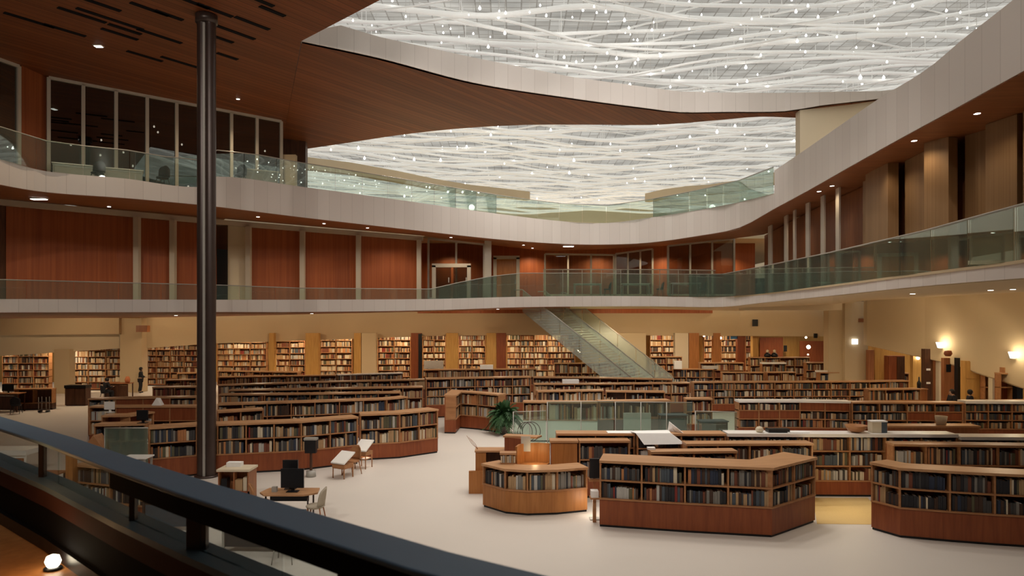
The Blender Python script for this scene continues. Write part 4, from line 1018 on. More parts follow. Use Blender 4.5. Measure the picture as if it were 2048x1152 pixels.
# low fronts at the left seen through the balcony glass
D = 22.4; table('white_table', 'white table with a brown front panel at the left edge behind the balcony glass', (PX(16, D), D, 0), 1.7, .8, .82, 0, 'white_lac', 'white_lac', None, 'wood_case', th=.16)
baserow([(150, 1022), (292, 1040)], 1.22, .45, .3, 2, 'low dark bookcase seen through the balcony glass at the left', 'bookcase behind balcony glass', weights=W_DARK, group='bookcases behind the balcony glass')
D = 19.2; table('reading_table', 'reading table seen through the balcony glass left of the dark post', (PX(100, D), D, 0), .62, .6, .75, 0, 'wood_case', 'wood_dark')
chair('dark chair seen through the glass left of the low dark bookcase', (PX(97, 18.5), 18.3, 0), 0, None, 'book_charcoal', 'dark_steel')
D = 17.8; pbox('bin', 131, 145, 905, 1020, D, .2, 'wood_orange', 'narrow orange timber bin behind the balcony glass', 'bin', base=0)
D = 16.6; table('reading_table', 'wood edged dark table behind the balcony glass left of the column', (PX(348, D), D, 0), 1.25, .7, .78, .06, 'wood_shelf', 'dark_steel', None, 'book_slate_blue')
D = 15.2; table('reading_table', 'low table seen through the balcony glass right of the column', (PX(528, D), D, 0), 1.6, .8, .74, -.05, 'book_slate_blue', 'grey_metal', None, 'book_charcoal')
chair('pale chair seen through the balcony glass under the low table', (PX(575, 14.5), 14.35, 0), PI, None, 'paper', 'grey_metal')
o = MB().box((PX(378, 16.6)-.12, 16.5, .78), (PX(378, 16.6)+.14, 16.7, .94)).build('box', 'beige_light'); tag(o, 'small cream box on the wood edged dark table', 'box')

# left far furniture
D = 38.3; row([(28, 778), (104, 777)], 1.15, .45, .35, 1, 'half height dark bookcase before the first wall bookcase', 'half height bookcase', weights=W_DARK, body='wood_dark', books=False)
D = 37.2; table('desk', 'dark wooden desk at the left edge with a black chair', (PX(8, D), D, 0), 1.9, .7, 1.0, 0, 'wood_shelf', 'wood_dark', None, 'wood_dark', cat='desk')
chair('black chair at the dark desk by the left edge', (PX(38, 36.6), 36.4, 0), .3, None, 'black_cloth', 'black')
monitor('black monitor on the dark desk at the left edge', (PX(16, 37.2), 37.2, 1.0), PI, .6, .35)
D = 39.6; a = P(130, 812, D); b = P(171, 770, D)
t = thing('dark_cabinet', 'dark red-brown cabinet with a black top in front of the second wall bookcase', 'cabinet', ((a.x+b.x)/2, D, 0))
MB().box((a.x, D, .04), (b.x, D+.5, 1.0)).build('carcass', 'wood_dark', t)
for i in range(2): MB().box((lerp(a.x, b.x, i/2)+.02, D-.02, .08), (lerp(a.x, b.x, (i+1)/2)-.02, D-.001, .96)).build('door', 'wood_dark', t)
MB().box((a.x-.03, D-.04, 1.0), (b.x+.03, D+.53, 1.16)).build('top', 'black', t)
MB().box((a.x+.04, D+.04, 0), (b.x-.04, D+.5, .04)).build('plinth', 'black', t)
D = 37; x = PX(88, D)
t = thing('book_trolley', 'small dark wheeled trolley on the open floor at the left', 'trolley', (x, D, 0))
for z in (.12, .5): MB().box((x-.22, D-.15, z), (x+.22, D+.15, z+.03)).build('shelf', 'dark_steel', t)
for sx in (-1, 1):
    for sy in (-1, 1): MB().tube([(x+sx*.2, D+sy*.13, .06), (x+sx*.2, D+sy*.13, .8)], .014, 6).build('post', 'grey_metal', t)
for sx in (-1, 1): MB().tube([(x+sx*.2, D-.13, .05), (x+sx*.2, D+.13, .05)], .05, 8).build('wheel_pair', 'black', t)
D = 43.4; table('desk', 'dark desk with orange things before the second wall bookcase', (PX(238, D), D, 0), 1.5, .7, .95, 0, 'wood_case', 'wood_dark', None, 'wood_dark', cat='desk')
o = MB().lathe([(.001, 0), (.12, 0), (.16, .2), (.1, .38), (.05, .4), (.001, .4)], (PX(255, D), D, .95), 10).build('vase', 'orange_cloth'); tag(o, 'orange vase on the desk right of the seated person', 'vase')

# ------------------------------------------------------------------ timber booth and step cabinet left of the front island
D = 19.35; a = P(1102, 0, D); b = P(1155, 0, D)
t = thing('booth_cabinet', 'plain timber cabinet between the orange booth and the short bookcase', 'cabinet', ((a.x+b.x)/2, D, 0))
MB().box((a.x, D+.02, .03), (b.x, D+.4, 1.54)).build('carcass', 'wood_red', t)
MB().box((a.x+.015, D-.005, .06), (b.x-.015, D+.018, 1.52)).build('door', 'wood_orange', t)
MB().box((a.x-.03, D-.05, 1.54), (b.x+.02, D+.42, 1.6)).build('top', 'wood_top', t)
MB().box((a.x+.03, D+.06, 0), (b.x-.03, D+.4, .03)).build('plinth', 'black', t)
t = thing('reading_booth', 'curved orange timber booth behind the low curved counter', 'booth', (PX(1065, 19.3), 19.3, 0))
arc = [(PX(1034, 18.95), 18.95), (PX(1040, 19.3), 19.3), (PX(1052, 19.5), 19.5), (PX(1075, 19.55), 19.55), (PX(1099, 19.45), 19.45)]
MB().strip(arc, offset_line(arc, .05), 0, 1.5).build('curved_back', 'wood_orange', t)
MB().strip(offset_line(arc, -.42), offset_line(arc, -.01), .92, .97).build('counter', 'wood_orange', t)
MB().strip(offset_line(arc, -.38), offset_line(arc, -.34), 0, .92).build('counter_front', 'wood_orange', t)
a = P(1009, 0, 19.9); b = P(1042, 0, 19.62)
t = thing('booth_screen', 'upright red timber panel at the left of the orange booth', 'panel', (a.x, a.y, 0))
MB().strip([(a.x, a.y), (b.x, b.y)], [(a.x+.05, a.y+.25), (b.x+.05, b.y+.25)], 0, 1.6).build('panel', 'wood_red', t)
MB().strip([(a.x-.04, a.y-.04), (b.x+.45, b.y-.0)], [(a.x+.05, a.y+.3), (b.x+.6, b.y+.3)], 1.6, 1.65).build('cap', 'wood_top', t)
pbox('notice_sheet', 1042, 1061, 873, 903, 19.42, .02, 'book_pale_grey', 'pale grey sheet on the inner back of the orange booth', 'sheet')
D = 19.95; a = P(951, 0, D); b = P(1001, 0, D)
t = thing('step_cabinet', 'stepped orange timber cabinet with an open niche left of the low curved counter', 'cabinet', ((a.x+b.x)/2, D, 0))
xn0 = PX(972, D); xn1 = PX(997, D)
MB().box((a.x, D, 0), (xn0, D+.5, 1.16)).build('side_block', 'wood_orange', t)
MB().box((xn0, D+.3, 0), (b.x, D+.5, 1.16)).build('back_block', 'wood_dark', t)
MB().box((xn0, D, 0), (b.x, D+.3, .3)).build('base_block', 'wood_orange', t)
MB().box((a.x-.02, D-.03, 1.16), (b.x+.45, D+.52, 1.21)).build('top', 'wood_top', t)
MB().box((PX(938, D), D-.1, 0), (PX(966, D), D-.005, .64)).build('step_block', 'wood_orange', t)
mb = MB(); random.seed(3)
for k in range(3): mb.tube([(PX(955, D), D+.2, 1.21), (PX(955, D)-.07-.05*k, D+.2, 1.36), (PX(955, D)-.2-.06*k, D+.2, 1.5+.05*k)], .006, 5)
o = mb.build('dry_twigs', 'wood_shelf'); tag(o, 'few thin dry twigs rising from the stepped timber cabinet', 'twigs')
D = 18.35; a = P(1001, 938, D); b = P(1031, 912, D)
t = thing('book_box', 'small box of pale books on the left end of the low curved counter', 'box', ((a.x+b.x)/2, D, 1.16))
MB().box((a.x, D, 1.16), (b.x, D+.25, 1.19)).build('base', 'wood_shelf', t)
MB().box((a.x, D+.22, 1.19), (b.x, D+.25, 1.40)).build('back', 'wood_shelf', t)
MB().box((a.x-.02, D-.02, 1.40), (b.x+.02, D+.27, 1.45)).build('lid', 'wood_top', t)
for i in range(7):
    x = lerp(a.x, b.x, (i+.1)/7); o = MB().box((x, D+.01, 1.19), (x+.045, D+.2, 1.36+.02*(i % 3))).build('booklet', ('book_cream', 'book_pale_grey', 'book_tan')[i % 3])
    tag(o, '%s booklet, %s from left in the small box on the low curved counter' % (('cream', 'pale grey', 'tan')[i % 3], ORD[i]), 'booklet', 'booklets in the small box')
# kiosk screen and papers in the gap
D = 17.35; x = PX(1189, D)
t = thing('kiosk', 'black kiosk screen on a post in the gap left of the front island', 'kiosk', (x, D, 0))
MB().box((x-.12, D-.02, 1.02), (x+.12, D+.06, 1.5)).build('screen', 'black', t)
MB().box((x-.14, D-.06, .94), (x+.14, D+.08, 1.0)).build('ledge', 'wood_shelf', t)
MB().box((x-.03, D, .02), (x+.03, D+.05, 1.02)).build('post', 'wood_case', t)
MB().box((x-.12, D-.1, 0), (x+.12, D+.15, .02)).build('foot', 'grey_metal', t)
o = MB().box((x-.12, D-.35, .62), (x+.06, D-.12, .78)).build('leaflet_stack', 'paper'); 
tag(o, 'stack of white leaflets on the small stand in the gap by the kiosk', 'leaflets')
t = thing('leaflet_stand', 'small wooden stand carrying white leaflets in the gap', 'stand', (x-.03, D-.23, 0))
MB().box((x-.14, D-.37, .58), (x+.08, D-.1, .62)).build('shelf', 'wood_shelf', t); MB().box((x-.07, D-.28, 0), (x+.01, D-.2, .58)).build('post', 'wood_shelf', t)

# big white folded sheets over the bookcase
z = 1.755
vs = [(PX(1262, 19.75), 19.95, z), (PX(1345, 19.6), 20.05, z+.01), (PX(1342, 19.5), 19.50, z+.012), (PX(1272, 19.5), 19.50, z+.012), (PX(1371, 19.3), 19.36, 1.50), (PX(1289, 19.3), 19.36, 1.48)]
mb = MB().add(vs+[(x, y+.02, zz+.012) for x, y, zz in vs], [(0, 1, 2, 3), (3, 2, 4, 5), (6, 9, 8, 7), (9, 11, 10, 8), (0, 3, 9, 6), (3, 5, 11, 9), (1, 7, 8, 2), (2, 8, 10, 4), (0, 6, 7, 1), (5, 4, 10, 11)])
o = mb.build('folded_sheet', 'paper'); tag(o, 'big white sheet folded over the front of the bookcase right of the glass screens', 'sheet')
q = [P(1338, 843, 19.95), P(1366, 866, 19.6), P(1350, 866, 19.95), P(1335, 862, 20.05)]
mb = MB().add([*q, *[p+Vector((.015, .015, 0)) for p in q]], [(0, 1, 2, 3), (4, 7, 6, 5), (0, 4, 5, 1), (1, 5, 6, 2), (2, 6, 7, 3), (3, 7, 4, 0)])
o = mb.build('raised_sheet', 'paper'); tag(o, 'white sheet standing up behind the big folded one', 'sheet')
o = MB().box((PX(1215, 19.9), 19.8, 1.722), (PX(1268, 19.9), 20.2, 1.735)).build('loose_sheet', 'paper'); tag(o, 'flat white sheet on the wood topped bookcase left of the folded one', 'sheet')
o = MB().box((PX(1295, 18.0), 17.95, 1.605), (PX(1310, 18.0), 18.1, 1.66)).build('card_box', 'paper'); tag(o, 'tiny white card box behind the angled front island', 'box')

# ------------------------------------------------------------------ potted palm
random.seed(11); D = 30.0; x = PX(1009, D)
t = thing('potted_palm', 'big dark green potted palm left of the glass screens', 'plant', (x, D, 0))
MB().lathe([(.001, 0), (.2, 0), (.26, .32), (.28, .36), (.24, .36), (.22, .3), (.001, .3)], (x, D, 0), 16).build('pot', 'pot', t)
MB().tube([(x, D, .3), (x+.02, D, .7)], [.05, .03], 8).build('stem', 'wood_case', t)
mb = MB()
for i in range(105):
    a = random.uniform(0, 2*PI); ln = random.uniform(.5, 1.0); el = random.uniform(-.1, 1.45); 
    pts = []
    for k in range(9):
        s = k/8; r = ln*s*math.cos(el)*(1)+.05; zz = .55+ln*s*math.sin(el)-.75*ln*s*s*(1.1-el*.45)
        pts.append(Vector((x+r*math.cos(a), D+.72*r*math.sin(a), max(.2, zz+.25))))
    mb.tube(pts, [.008]*8+[.002], 4)
    for k in range(1, 9):
        p = pts[k]; dr = (pts[k]-pts[k-1]).normalized(); sd = dr.cross(Vector((0, 0, 1))).normalized()
        wd = .20*math.sin(PI*(k+.7)/10)
        for sgn in (-1, 1):
            for h_ in (0, .5):
                q0 = p-dr*h_*(pts[k]-pts[k-1]).length; tip = q0+sd*sgn*wd+dr*.10+Vector((0, 0, -.05)); m_ = (q0+tip)/2
                mb.add([q0, m_+dr*.034+Vector((0, 0, .012)), tip, m_-dr*.034+Vector((0, 0, .012)), m_+Vector((0, 0, .0))], [(0, 1, 4), (1, 2, 4), (2, 3, 4), (3, 0, 4)])
mb.build('foliage', 'leaf', t)

# ------------------------------------------------------------------ glass screens of the middle
def gs(x0, x1, D0, D1, h, label, panel):
    a = P(x0, 0, D0); b = P(x1, 0, D1)
    return railing([Vector((a.x, a.y, 0)), Vector((b.x, b.y, 0))], [h, h], label, panel=panel, rail='grey_metal', gm='glass_screen', posts=1, name='glass_screen', cat='screen', rr=.015)
gs(1026, 1092, 27.0, 27.3, 1.36, 'low glass screen beside the potted palm', .65)
gs(1094, 1228, 27.2, 27.4, 1.72, 'tall glass screen before the white based bookcase', 1.1)
gs(1230, 1384, 27.4, 27.2, 1.70, 'tall glass screen before the wood topped middle bookcase', 1.0)
gs(1390, 1474, 26.8, 26.5, 1.42, 'dark glass screen at the left end of the white topped bookcase', 1.6)
D = 26.2; x = PX(1050, D)
mb = MB()
for k in range(3):
    c_ = (x+.12*k, D+.05*k, .9); mb.tube([(c_[0]+.34*math.cos(2*PI*j/20)*(.8+.1*k), c_[1], .42+.0+.36*math.sin(2*PI*j/20)+.3) for j in range(21)], .014, 6, cap=False)
mb.box((x-.3, D-.05, 0), (x+.5, D+.16, .05)); mb.box((x+.05, D, .05), (x+.09, D+.06, .4))
o = mb.build('ring_sculpture', 'dark_steel'); tag(o, 'thin metal hoop sculpture behind the low glass screen', 'sculpture')
D = 28.0; o = pbox('ramp_wall', 1247, 1302, 826, 862, 27.95, .08, 'book_pale_grey', 'low pale slanted wall behind the right glass screen', 'wall panel', base=0)
D = 27.9; table('desk', 'dark desk behind the right glass screen', (PX(1345, D), D, 0), 1.1, .5, 1.15, 0, 'book_slate_blue', 'dark_steel', None, 'book_charcoal', cat='desk')
chair('black chair behind the right glass screen near the narrow bookcase', (PX(1362, 28.6), 29.2, 0), PI, None, 'black_cloth', 'black')
D = 27.6; table('desk', 'grey-green desk behind the dark glass screen', (PX(1425, D), D, 0), 1.1, .6, .95, .1, 'book_slate_blue', 'dark_steel', None, 'book_charcoal', cat='desk')

# things on and behind the right white topped rows
z = 1.765; D = 19.75
a = PX(1740, D); b = PX(1770, D)
t = thing('storage_box', 'cream box with a grey-blue end on the long white-topped bookcase', 'box', ((a+b)/2, D, z))
MB().box((a, D-.12, z), (lerp(a, b, .62), D+.12, z+.3)).build('body', 'book_cream', t); MB().box((lerp(a, b, .62), D-.12, z), (b, D+.12, z+.3)).build('end_panel', 'book_slate_blue', t); MB().box((a-.01, D-.13, z+.3), (b+.01, D+.13, z+.33)).build('lid', 'paper', t)
x = PX(1712, D); mb = MB(); n = 12
mb.lathe([(.10, 0), (.22, .05), (.30, .2), (.28, .2), (.2, .07), (.001, .03)], (x, D, z), 18)
o = mb.build('wooden_bowl', 'wood_shelf'); tag(o, 'round wooden bowl on the long white-topped bookcase left of the cream box', 'bowl')
o = MB().box((PX(1535, D), D-.1, z), (PX(1577, D), D+.18, z+.1)).build('black_tray', 'black'); tag(o, 'flat black tray on the long white-topped bookcase', 'tray')
o = MB().lathe([(.001, 0), (.08, 0), (.12, .08), (.07, .15), (.001, .17)], (PX(1519, D), D, z), 10).build('small_vase', 'book_cream'); tag(o, 'small cream vase left of the flat black tray', 'vase')
o = MB().box((PX(1572, D), D-.15, z), (PX(1615, D), D+.1, z+.02)).build('white_folder', 'paper'); tag(o, 'white folder lying right of the flat black tray', 'folder')
D = 24; a = PX(1775, D); b = PX(1962, D)
t = thing('reading_counter', 'long wooden reading counter behind the long white-topped bookcase', 'counter', ((a+b)/2, D, 0))
MB().box((a, D, 1.22), (b, D+.6, 1.28)).build('counter_top', 'wood_top', t); MB().box((a+.05, D+.06, .06), (b-.05, D+.1, 1.22)).build('front_panel', 'wood_case', t)
for x in (a+.04, (a+b)/2, b-.08): MB().box((x, D+.05, 0), (x+.05, D+.55, 1.22)).build('leg_panel', 'wood_case', t)
o = MB().lathe([(.001, 0), (.15, 0), (.2, .3), (.18, .3), (.14, .02)], (PX(1893, D), D+.3, 1.28), 14).build('basket', 'book_cream'); tag(o, 'pale round basket on the long wooden reading counter', 'basket')
D = 22.6; a = PX(1478, D); b = PX(1640, D)
table('reading_table', 'long wooden table right behind the white top on the right', ((a+b)/2, D, 0), b-a, .6, 1.05, 0, 'wood_top', 'wood_case', None, 'wood_case')
# yellow carpet in the recess between the front islands
mb = MB(); mb.prism([(PX(1634, 16.95), 16.95), (PX(1744, 16.9), 16.9), (PX(1770, 17.6), 17.7), (PX(1770, 18.5), 19.4), (PX(1630, 19.3), 19.4), (PX(1630, 18), 18.0)], .001, .006)
o = mb.build('carpet', 'carpet_yellow'); tag(o, 'small yellow carpet lit warmly between the two front islands', 'carpet')

# ------------------------------------------------------------------ staircase-like glass stair
T = P(1045, 614, 44.0); dp = Vector((.86, -.5, 0)); wv = Vector((.5, .86, 0))*6.4; dz = -.72; LEN = T.z/.72
t = thing('glass_staircase', 'glass sided staircase descending from the lower gallery to the hall floor', 'staircase', (T.x, T.y, 0))
def sp(s, w_, z=0): return T+dp*s+wv*w_+Vector((0, 0, dz*s+z))
ns = 36
for i in range(ns):
    s0 = LEN*i/ns; s1 = LEN*(i+1)/ns
    a = T+dp*s0+wv*.04; b = T+dp*s1+wv*.04; c = T+dp*s1+wv*.96; d = T+dp*s0+wv*.96; zz = T.z+dz*s1+.02
    MB().prism([(a.x, a.y), (b.x, b.y), (c.x, c.y), (d.x, d.y)], zz-.06, zz).build('step', 'frosted_glass', t)
for w_ in (0, .5, .97):
    nn = wv.normalized()*.05
    A = [sp(0, w_, -.3), sp(LEN-.4, w_, -.3), sp(LEN-.15, w_, .12), sp(0, w_, .12)]
    MB().add(A+[p+nn for p in A], [(0, 1, 2, 3), (7, 6, 5, 4), (0, 4, 5, 1), (1, 5, 6, 2), (2, 6, 7, 3), (3, 7, 4, 0)]).build('stringer', 'frosted_glass', t)
    n_ = 6; nn = wv.normalized()*.015
    for i in range(n_):
        s0 = LEN*i/n_+.02; s1 = LEN*(i+1)/n_-.02
        A = [sp(s0, w_, .13), sp(s1, w_, .13), sp(s1, w_, 1.05), sp(s0, w_, 1.05)]
        MB().add([p-nn for p in A]+[p+nn for p in A], [(0, 1, 2, 3), (7, 6, 5, 4), (0, 4, 5, 1), (1, 5, 6, 2), (2, 6, 7, 3), (3, 7, 4, 0)]).build('glass_panel', 'frosted_glass', t)
    MB().tube([sp(-.6, w_, 1.08+dz*-.0-.43), sp(0, w_, 1.08), sp(LEN-.1, w_, 1.08)], .035, 8).build('handrail', 'grey_metal', t)

# ------------------------------------------------------------------ wall fittings and the lit rooms on the right
D = 48.55
t = thing('wall_vent', 'dark two-part ventilation grille on the beige wall right of the staircase', 'vent', P(1517, 653, D))
pbox('grille', 1505, 1516, 639, 652.5, D, .06, 'black', parent=t); pbox('grille', 1518, 1529, 639, 652.5, D, .06, 'rail_paint', parent=t)
pbox('vent_plate', 1718, 1733, 637, 644, 43.12, .06, 'wood_case', 'small brown vent plate on the stepped pier', 'vent')
pbox('wall_speaker', 1629, 1635, 667, 676, 46.6, .15, 'black', 'small dark speaker on the wall left of the stepped pier', 'speaker')
o = pbox('exit_sign', 1705, 1716, 678, 688.5, 43.05, .1, 'panel_white', 'bright white lit sign on the stepped pier', 'sign')
pbox('duct_box', 272, 294, 651, 664, 46.0, .4, 'wood_case', 'small brown duct box above the left pier', 'duct')
for px, py, D, lab in ((1880, 690, 36.7, 'glowing wall sconce above the dark post on the right wall'), (2026, 710, 32.4, 'glowing wall sconce at the right edge of the beige wall')):
    p = P(px, py, D); t = thing('wall_sconce', lab, 'lamp', p, 0, 'wall sconces on the right wall')
    MB().box((p.x-.07, p.y+.06, p.z-.16), (p.x+.07, p.y+.2, p.z+.08)).build('bracket', 'grey_metal', t)
    MB().lathe([(.10, -.16), (.19, .14)], p, 12).build('shade', 'lamp_warm', t)
    MB().lathe([(.001, -.17), (.11, -.17), (.11, -.15), (.001, -.15)], p, 12).build('shade_ring', 'grey_metal', t)
def room(name, x0, x1, y0, D, mat, label, cat, depth=.3, group=None):
    return pbox(name, x0, x1, y0, 0, D, depth, mat, label, cat, group, base=0)
room('partition', 1737, 1748, 700, 42.6, 'wood_case', 'brown timber panel at the left end of the right rooms', 'panel')
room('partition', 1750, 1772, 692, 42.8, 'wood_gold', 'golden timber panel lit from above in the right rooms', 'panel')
D = 41.8; a = P(1777, 0, D); b = P(1810, 712, D)
t = thing('wardrobe', 'dark reddish wardrobe in the lit rooms on the right', 'wardrobe', ((a.x+b.x)/2, D, 0))
MB().box((a.x, D+.02, 0), (b.x, D+.5, b.z)).build('carcass', 'wood_red', t)
for i in range(2): MB().box((lerp(a.x, b.x, i/2)+.02, D-.01, .1), (lerp(a.x, b.x, (i+1)/2)-.02, D+.018, b.z-.05)).build('door', 'wood_dark' if i else 'wood_red', t)
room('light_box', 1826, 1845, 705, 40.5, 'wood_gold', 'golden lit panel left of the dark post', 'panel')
p = P(1836, 716, 40.35); o = MB().lathe([(.001, -.1), (.08, -.07), (.1, 0), (.08, .07), (.001, .1)], p, 10).build('globe_lamp', 'lamp_warm'); tag(o, 'small glowing globe on the golden panel left of the dark post', 'lamp')
D = 37.6; a = P(1850, 0, D); b = P(1863, 698, D)
t = thing('dark_post', 'dark brown post with paper slips under the beige wall on the right', 'post', ((a.x+b.x)/2, D, 0))
MB().box((a.x, D, 0), (b.x, D+.35, b.z)).build('shaft', 'wood_dark', t)
pbox('notice', 1853, 1861, 737, 741, D-.02, .018, 'paper', parent=t); pbox('notice', 1853, 1861, 764, 768, D-.02, .018, 'paper', parent=t)
room('partition', 1866, 1876, 704, 37.7, 'wood_case', 'brown panel right of the dark post', 'panel')
room('door_jamb', 1878, 1886, 698, 37.3, 'beige_light', 'cream jamb under the first sconce', 'jamb')
D = 36.2; a = P(1888, 0, D); b = P(1914, 716, D)
t = thing('timber_door', 'reddish timber door with a dark plate under the right beige wall', 'door panel', ((a.x+b.x)/2, D, 0))
MB().box((a.x, D, 0), (b.x, D+.25, b.z)).build('leaf', 'wood_case', t); pbox('sign_plate', 1893, 1902, 729, 744, D-.03, .028, 'black', parent=t)
p = P(1891, 706, 36); o = MB().lathe([(.001, 0), (.12, 0), (.2, .12), (.16, .28), (.001, .3)], (p.x, p.y-.2, P(0, 712, 36).z), 10).build('carved_cap', 'wood_red'); tag(o, 'carved dark red cap at the top of the timber door', 'ornament')
room('doorway_dark', 1916, 1925, 716, 35.6, 'black', 'black box painted as the dark of the doorway right of the timber door', 'doorway')  # solid black box; the opening's darkness is painted, not modelled
D = 35.0; a = P(1931, 0, D); b = P(1966, 722, D)
t = thing('golden_cabinet', 'golden timber cupboard lit warmly on the right', 'cabinet', ((a.x+b.x)/2, D, 0))
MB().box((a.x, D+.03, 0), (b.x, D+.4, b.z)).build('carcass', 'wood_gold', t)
for z0, z1 in ((.05, .95), (1.0, 1.9), (1.95, b.z-.05)): MB().box((a.x+.04, D, z0), (b.x-.12, D+.028, min(z1, b.z-.04))).build('door', 'wood_gold', t)
MB().box((b.x-.1, D-.04, .95), (b.x-.06, D+.02, 1.25)).build('handle', 'black', t)
bookcase([(PX(1969, 34.6), 34.6), (PX(1982, 34.6), 34.6)], P(0, 724, 34.6).z, .35, .3, 4, 'narrow dark bookcase right of the golden cupboard', 'narrow dark bookcase', body='wood_case', weights=W_DARK, books=False)
room('door_jamb', 1985, 2012, 727, 33.8, 'beige_light', 'cream wall piece right of the narrow dark bookcase', 'jamb')
bookcase([(PX(2001, 32.9), 32.9), (PX(2027, 32.9), 32.9)], P(0, 746, 32.9).z, .4, .4, 3, 'brown bookcase below the right sconce', 'bookcase below sconce', weights=W_WARM, books=False)
o = pbox('box', 2008, 2024, 735, 746.5, 33.0, .3, 'wood_shelf', 'brown box on the bookcase below the right sconce', 'box')
room('doorway_dark', 2034, 2046, 738, 32.6, 'black', 'black box painted as the dark of the doorway at the right edge', 'doorway')  # painted darkness of an open doorway
D = 31.4; table('long_table', 'long wooden table before the right edge rooms', (PX(2040, D), D, 0), 1.7, .7, 1.3, .15, 'wood_shelf', 'wood_case', None, 'wood_case')
o = MB().lathe([(.001, 0), (.09, 0), (.1, .3), (.04, .42), (.035, .6), (.001, .62)], (PX(1838, 37), 37, 1.25), 10).build('dark_vase', 'black'); tag(o, 'black bottle vase on a shelf left of the dark post', 'vase')
D = 37; t = table('wall_shelf_table', 'tall narrow table carrying the black bottle vase', (PX(1836, D), D, 0), .8, .5, 1.25, 0, 'wood_shelf', 'wood_case', None, 'wood_case')
# lit room beyond the far wall
pbox('blue_sign', 1461, 1476, 671, 678, 49.6, .05, 'blue_sign', 'small blue sign hanging in the far lit room', 'sign')
for px, py, lab, r_ in ((1617, 694, 'round white globe lamp in the far lit room', .15), (1441, 676, 'small bright lamp beside the orange pillar', .1), (1408, 672, 'tiny bright lamp above the far orange pillars', .07), (1612, 675, 'tiny bright lamp above the round globe', .08), (1616, 709, 'tiny lamp below the round globe', .06)):
    p = P(px, py, 50.9); o = MB().lathe([(.001, -r_), (.7*r_, -.7*r_), (r_, 0), (.7*r_, .7*r_), (.001, r_)], p, 12).build('globe_lamp', 'lamp_warm'); tag(o, lab, 'lamp', 'lamps of the far lit room')
pbox('door_panel', 1520, 1566, 675, 0, 53.6, .1, 'wood_red', 'dark red back panel in the far lit room', 'panel', base=0)
pbox('door_panel', 1600, 1655, 682, 0, 53.0, .1, 'wood_red', 'red timber panel at the right of the far lit room', 'panel', base=0)
pbox('wall_phone', 1568, 1574, 691, 703, 53.5, .08, 'black', 'small black device on the far lit room wall', 'device')

# ------------------------------------------------------------------ gallery furniture
for i, (px, D, lab) in enumerate(((1175, 45.6, 'left'), (1270, 45.4, 'middle'), (1370, 43.4, 'right'))):
    table('gallery_table', 'white topped table behind the far gallery railing, %s of the three' % lab, (PX(px, D), D, P(px, 592, D).z), 1.8, .8, .8, 0, 'white_lac', 'grey_metal', 'tables of the far gallery')
for i, (px, D, lab) in enumerate(((1215, 45.5, 'between the left and middle tables'), (1320, 44.5, 'between the middle and right tables'), (1405, 42.6, 'right of the right table'))):
    chair('dark chair on the far gallery %s' % lab, (PX(px, D), D, P(px, 592, D).z), PI/2, 'chairs of the far gallery', 'black_cloth', 'black')
for i, (px, D, lab) in enumerate(((150, 27.6, 'first from the left'), (245, 28.4, 'second from the left'), (520, 31.3, 'right of the steel column'))):
    table('gallery_table', 'white topped table on the upper left gallery, %s' % lab, (PX(px, D), D, l3floor(px)), 1.5, .7, .78, .5, 'white_lac', 'grey_metal', 'tables of the upper gallery', 'book_pale_grey')
for i, (px, D, lab) in enumerate(((195, 27.4, 'between the two left tables'), (325, 28.2, 'left of the steel column'), (480, 30.4, 'right of the steel column'))):
    chair('black chair on the upper left gallery %s' % lab, (PX(px, D), D, l3floor(px)), 1, 'chairs of the upper gallery', 'black_cloth', 'black')

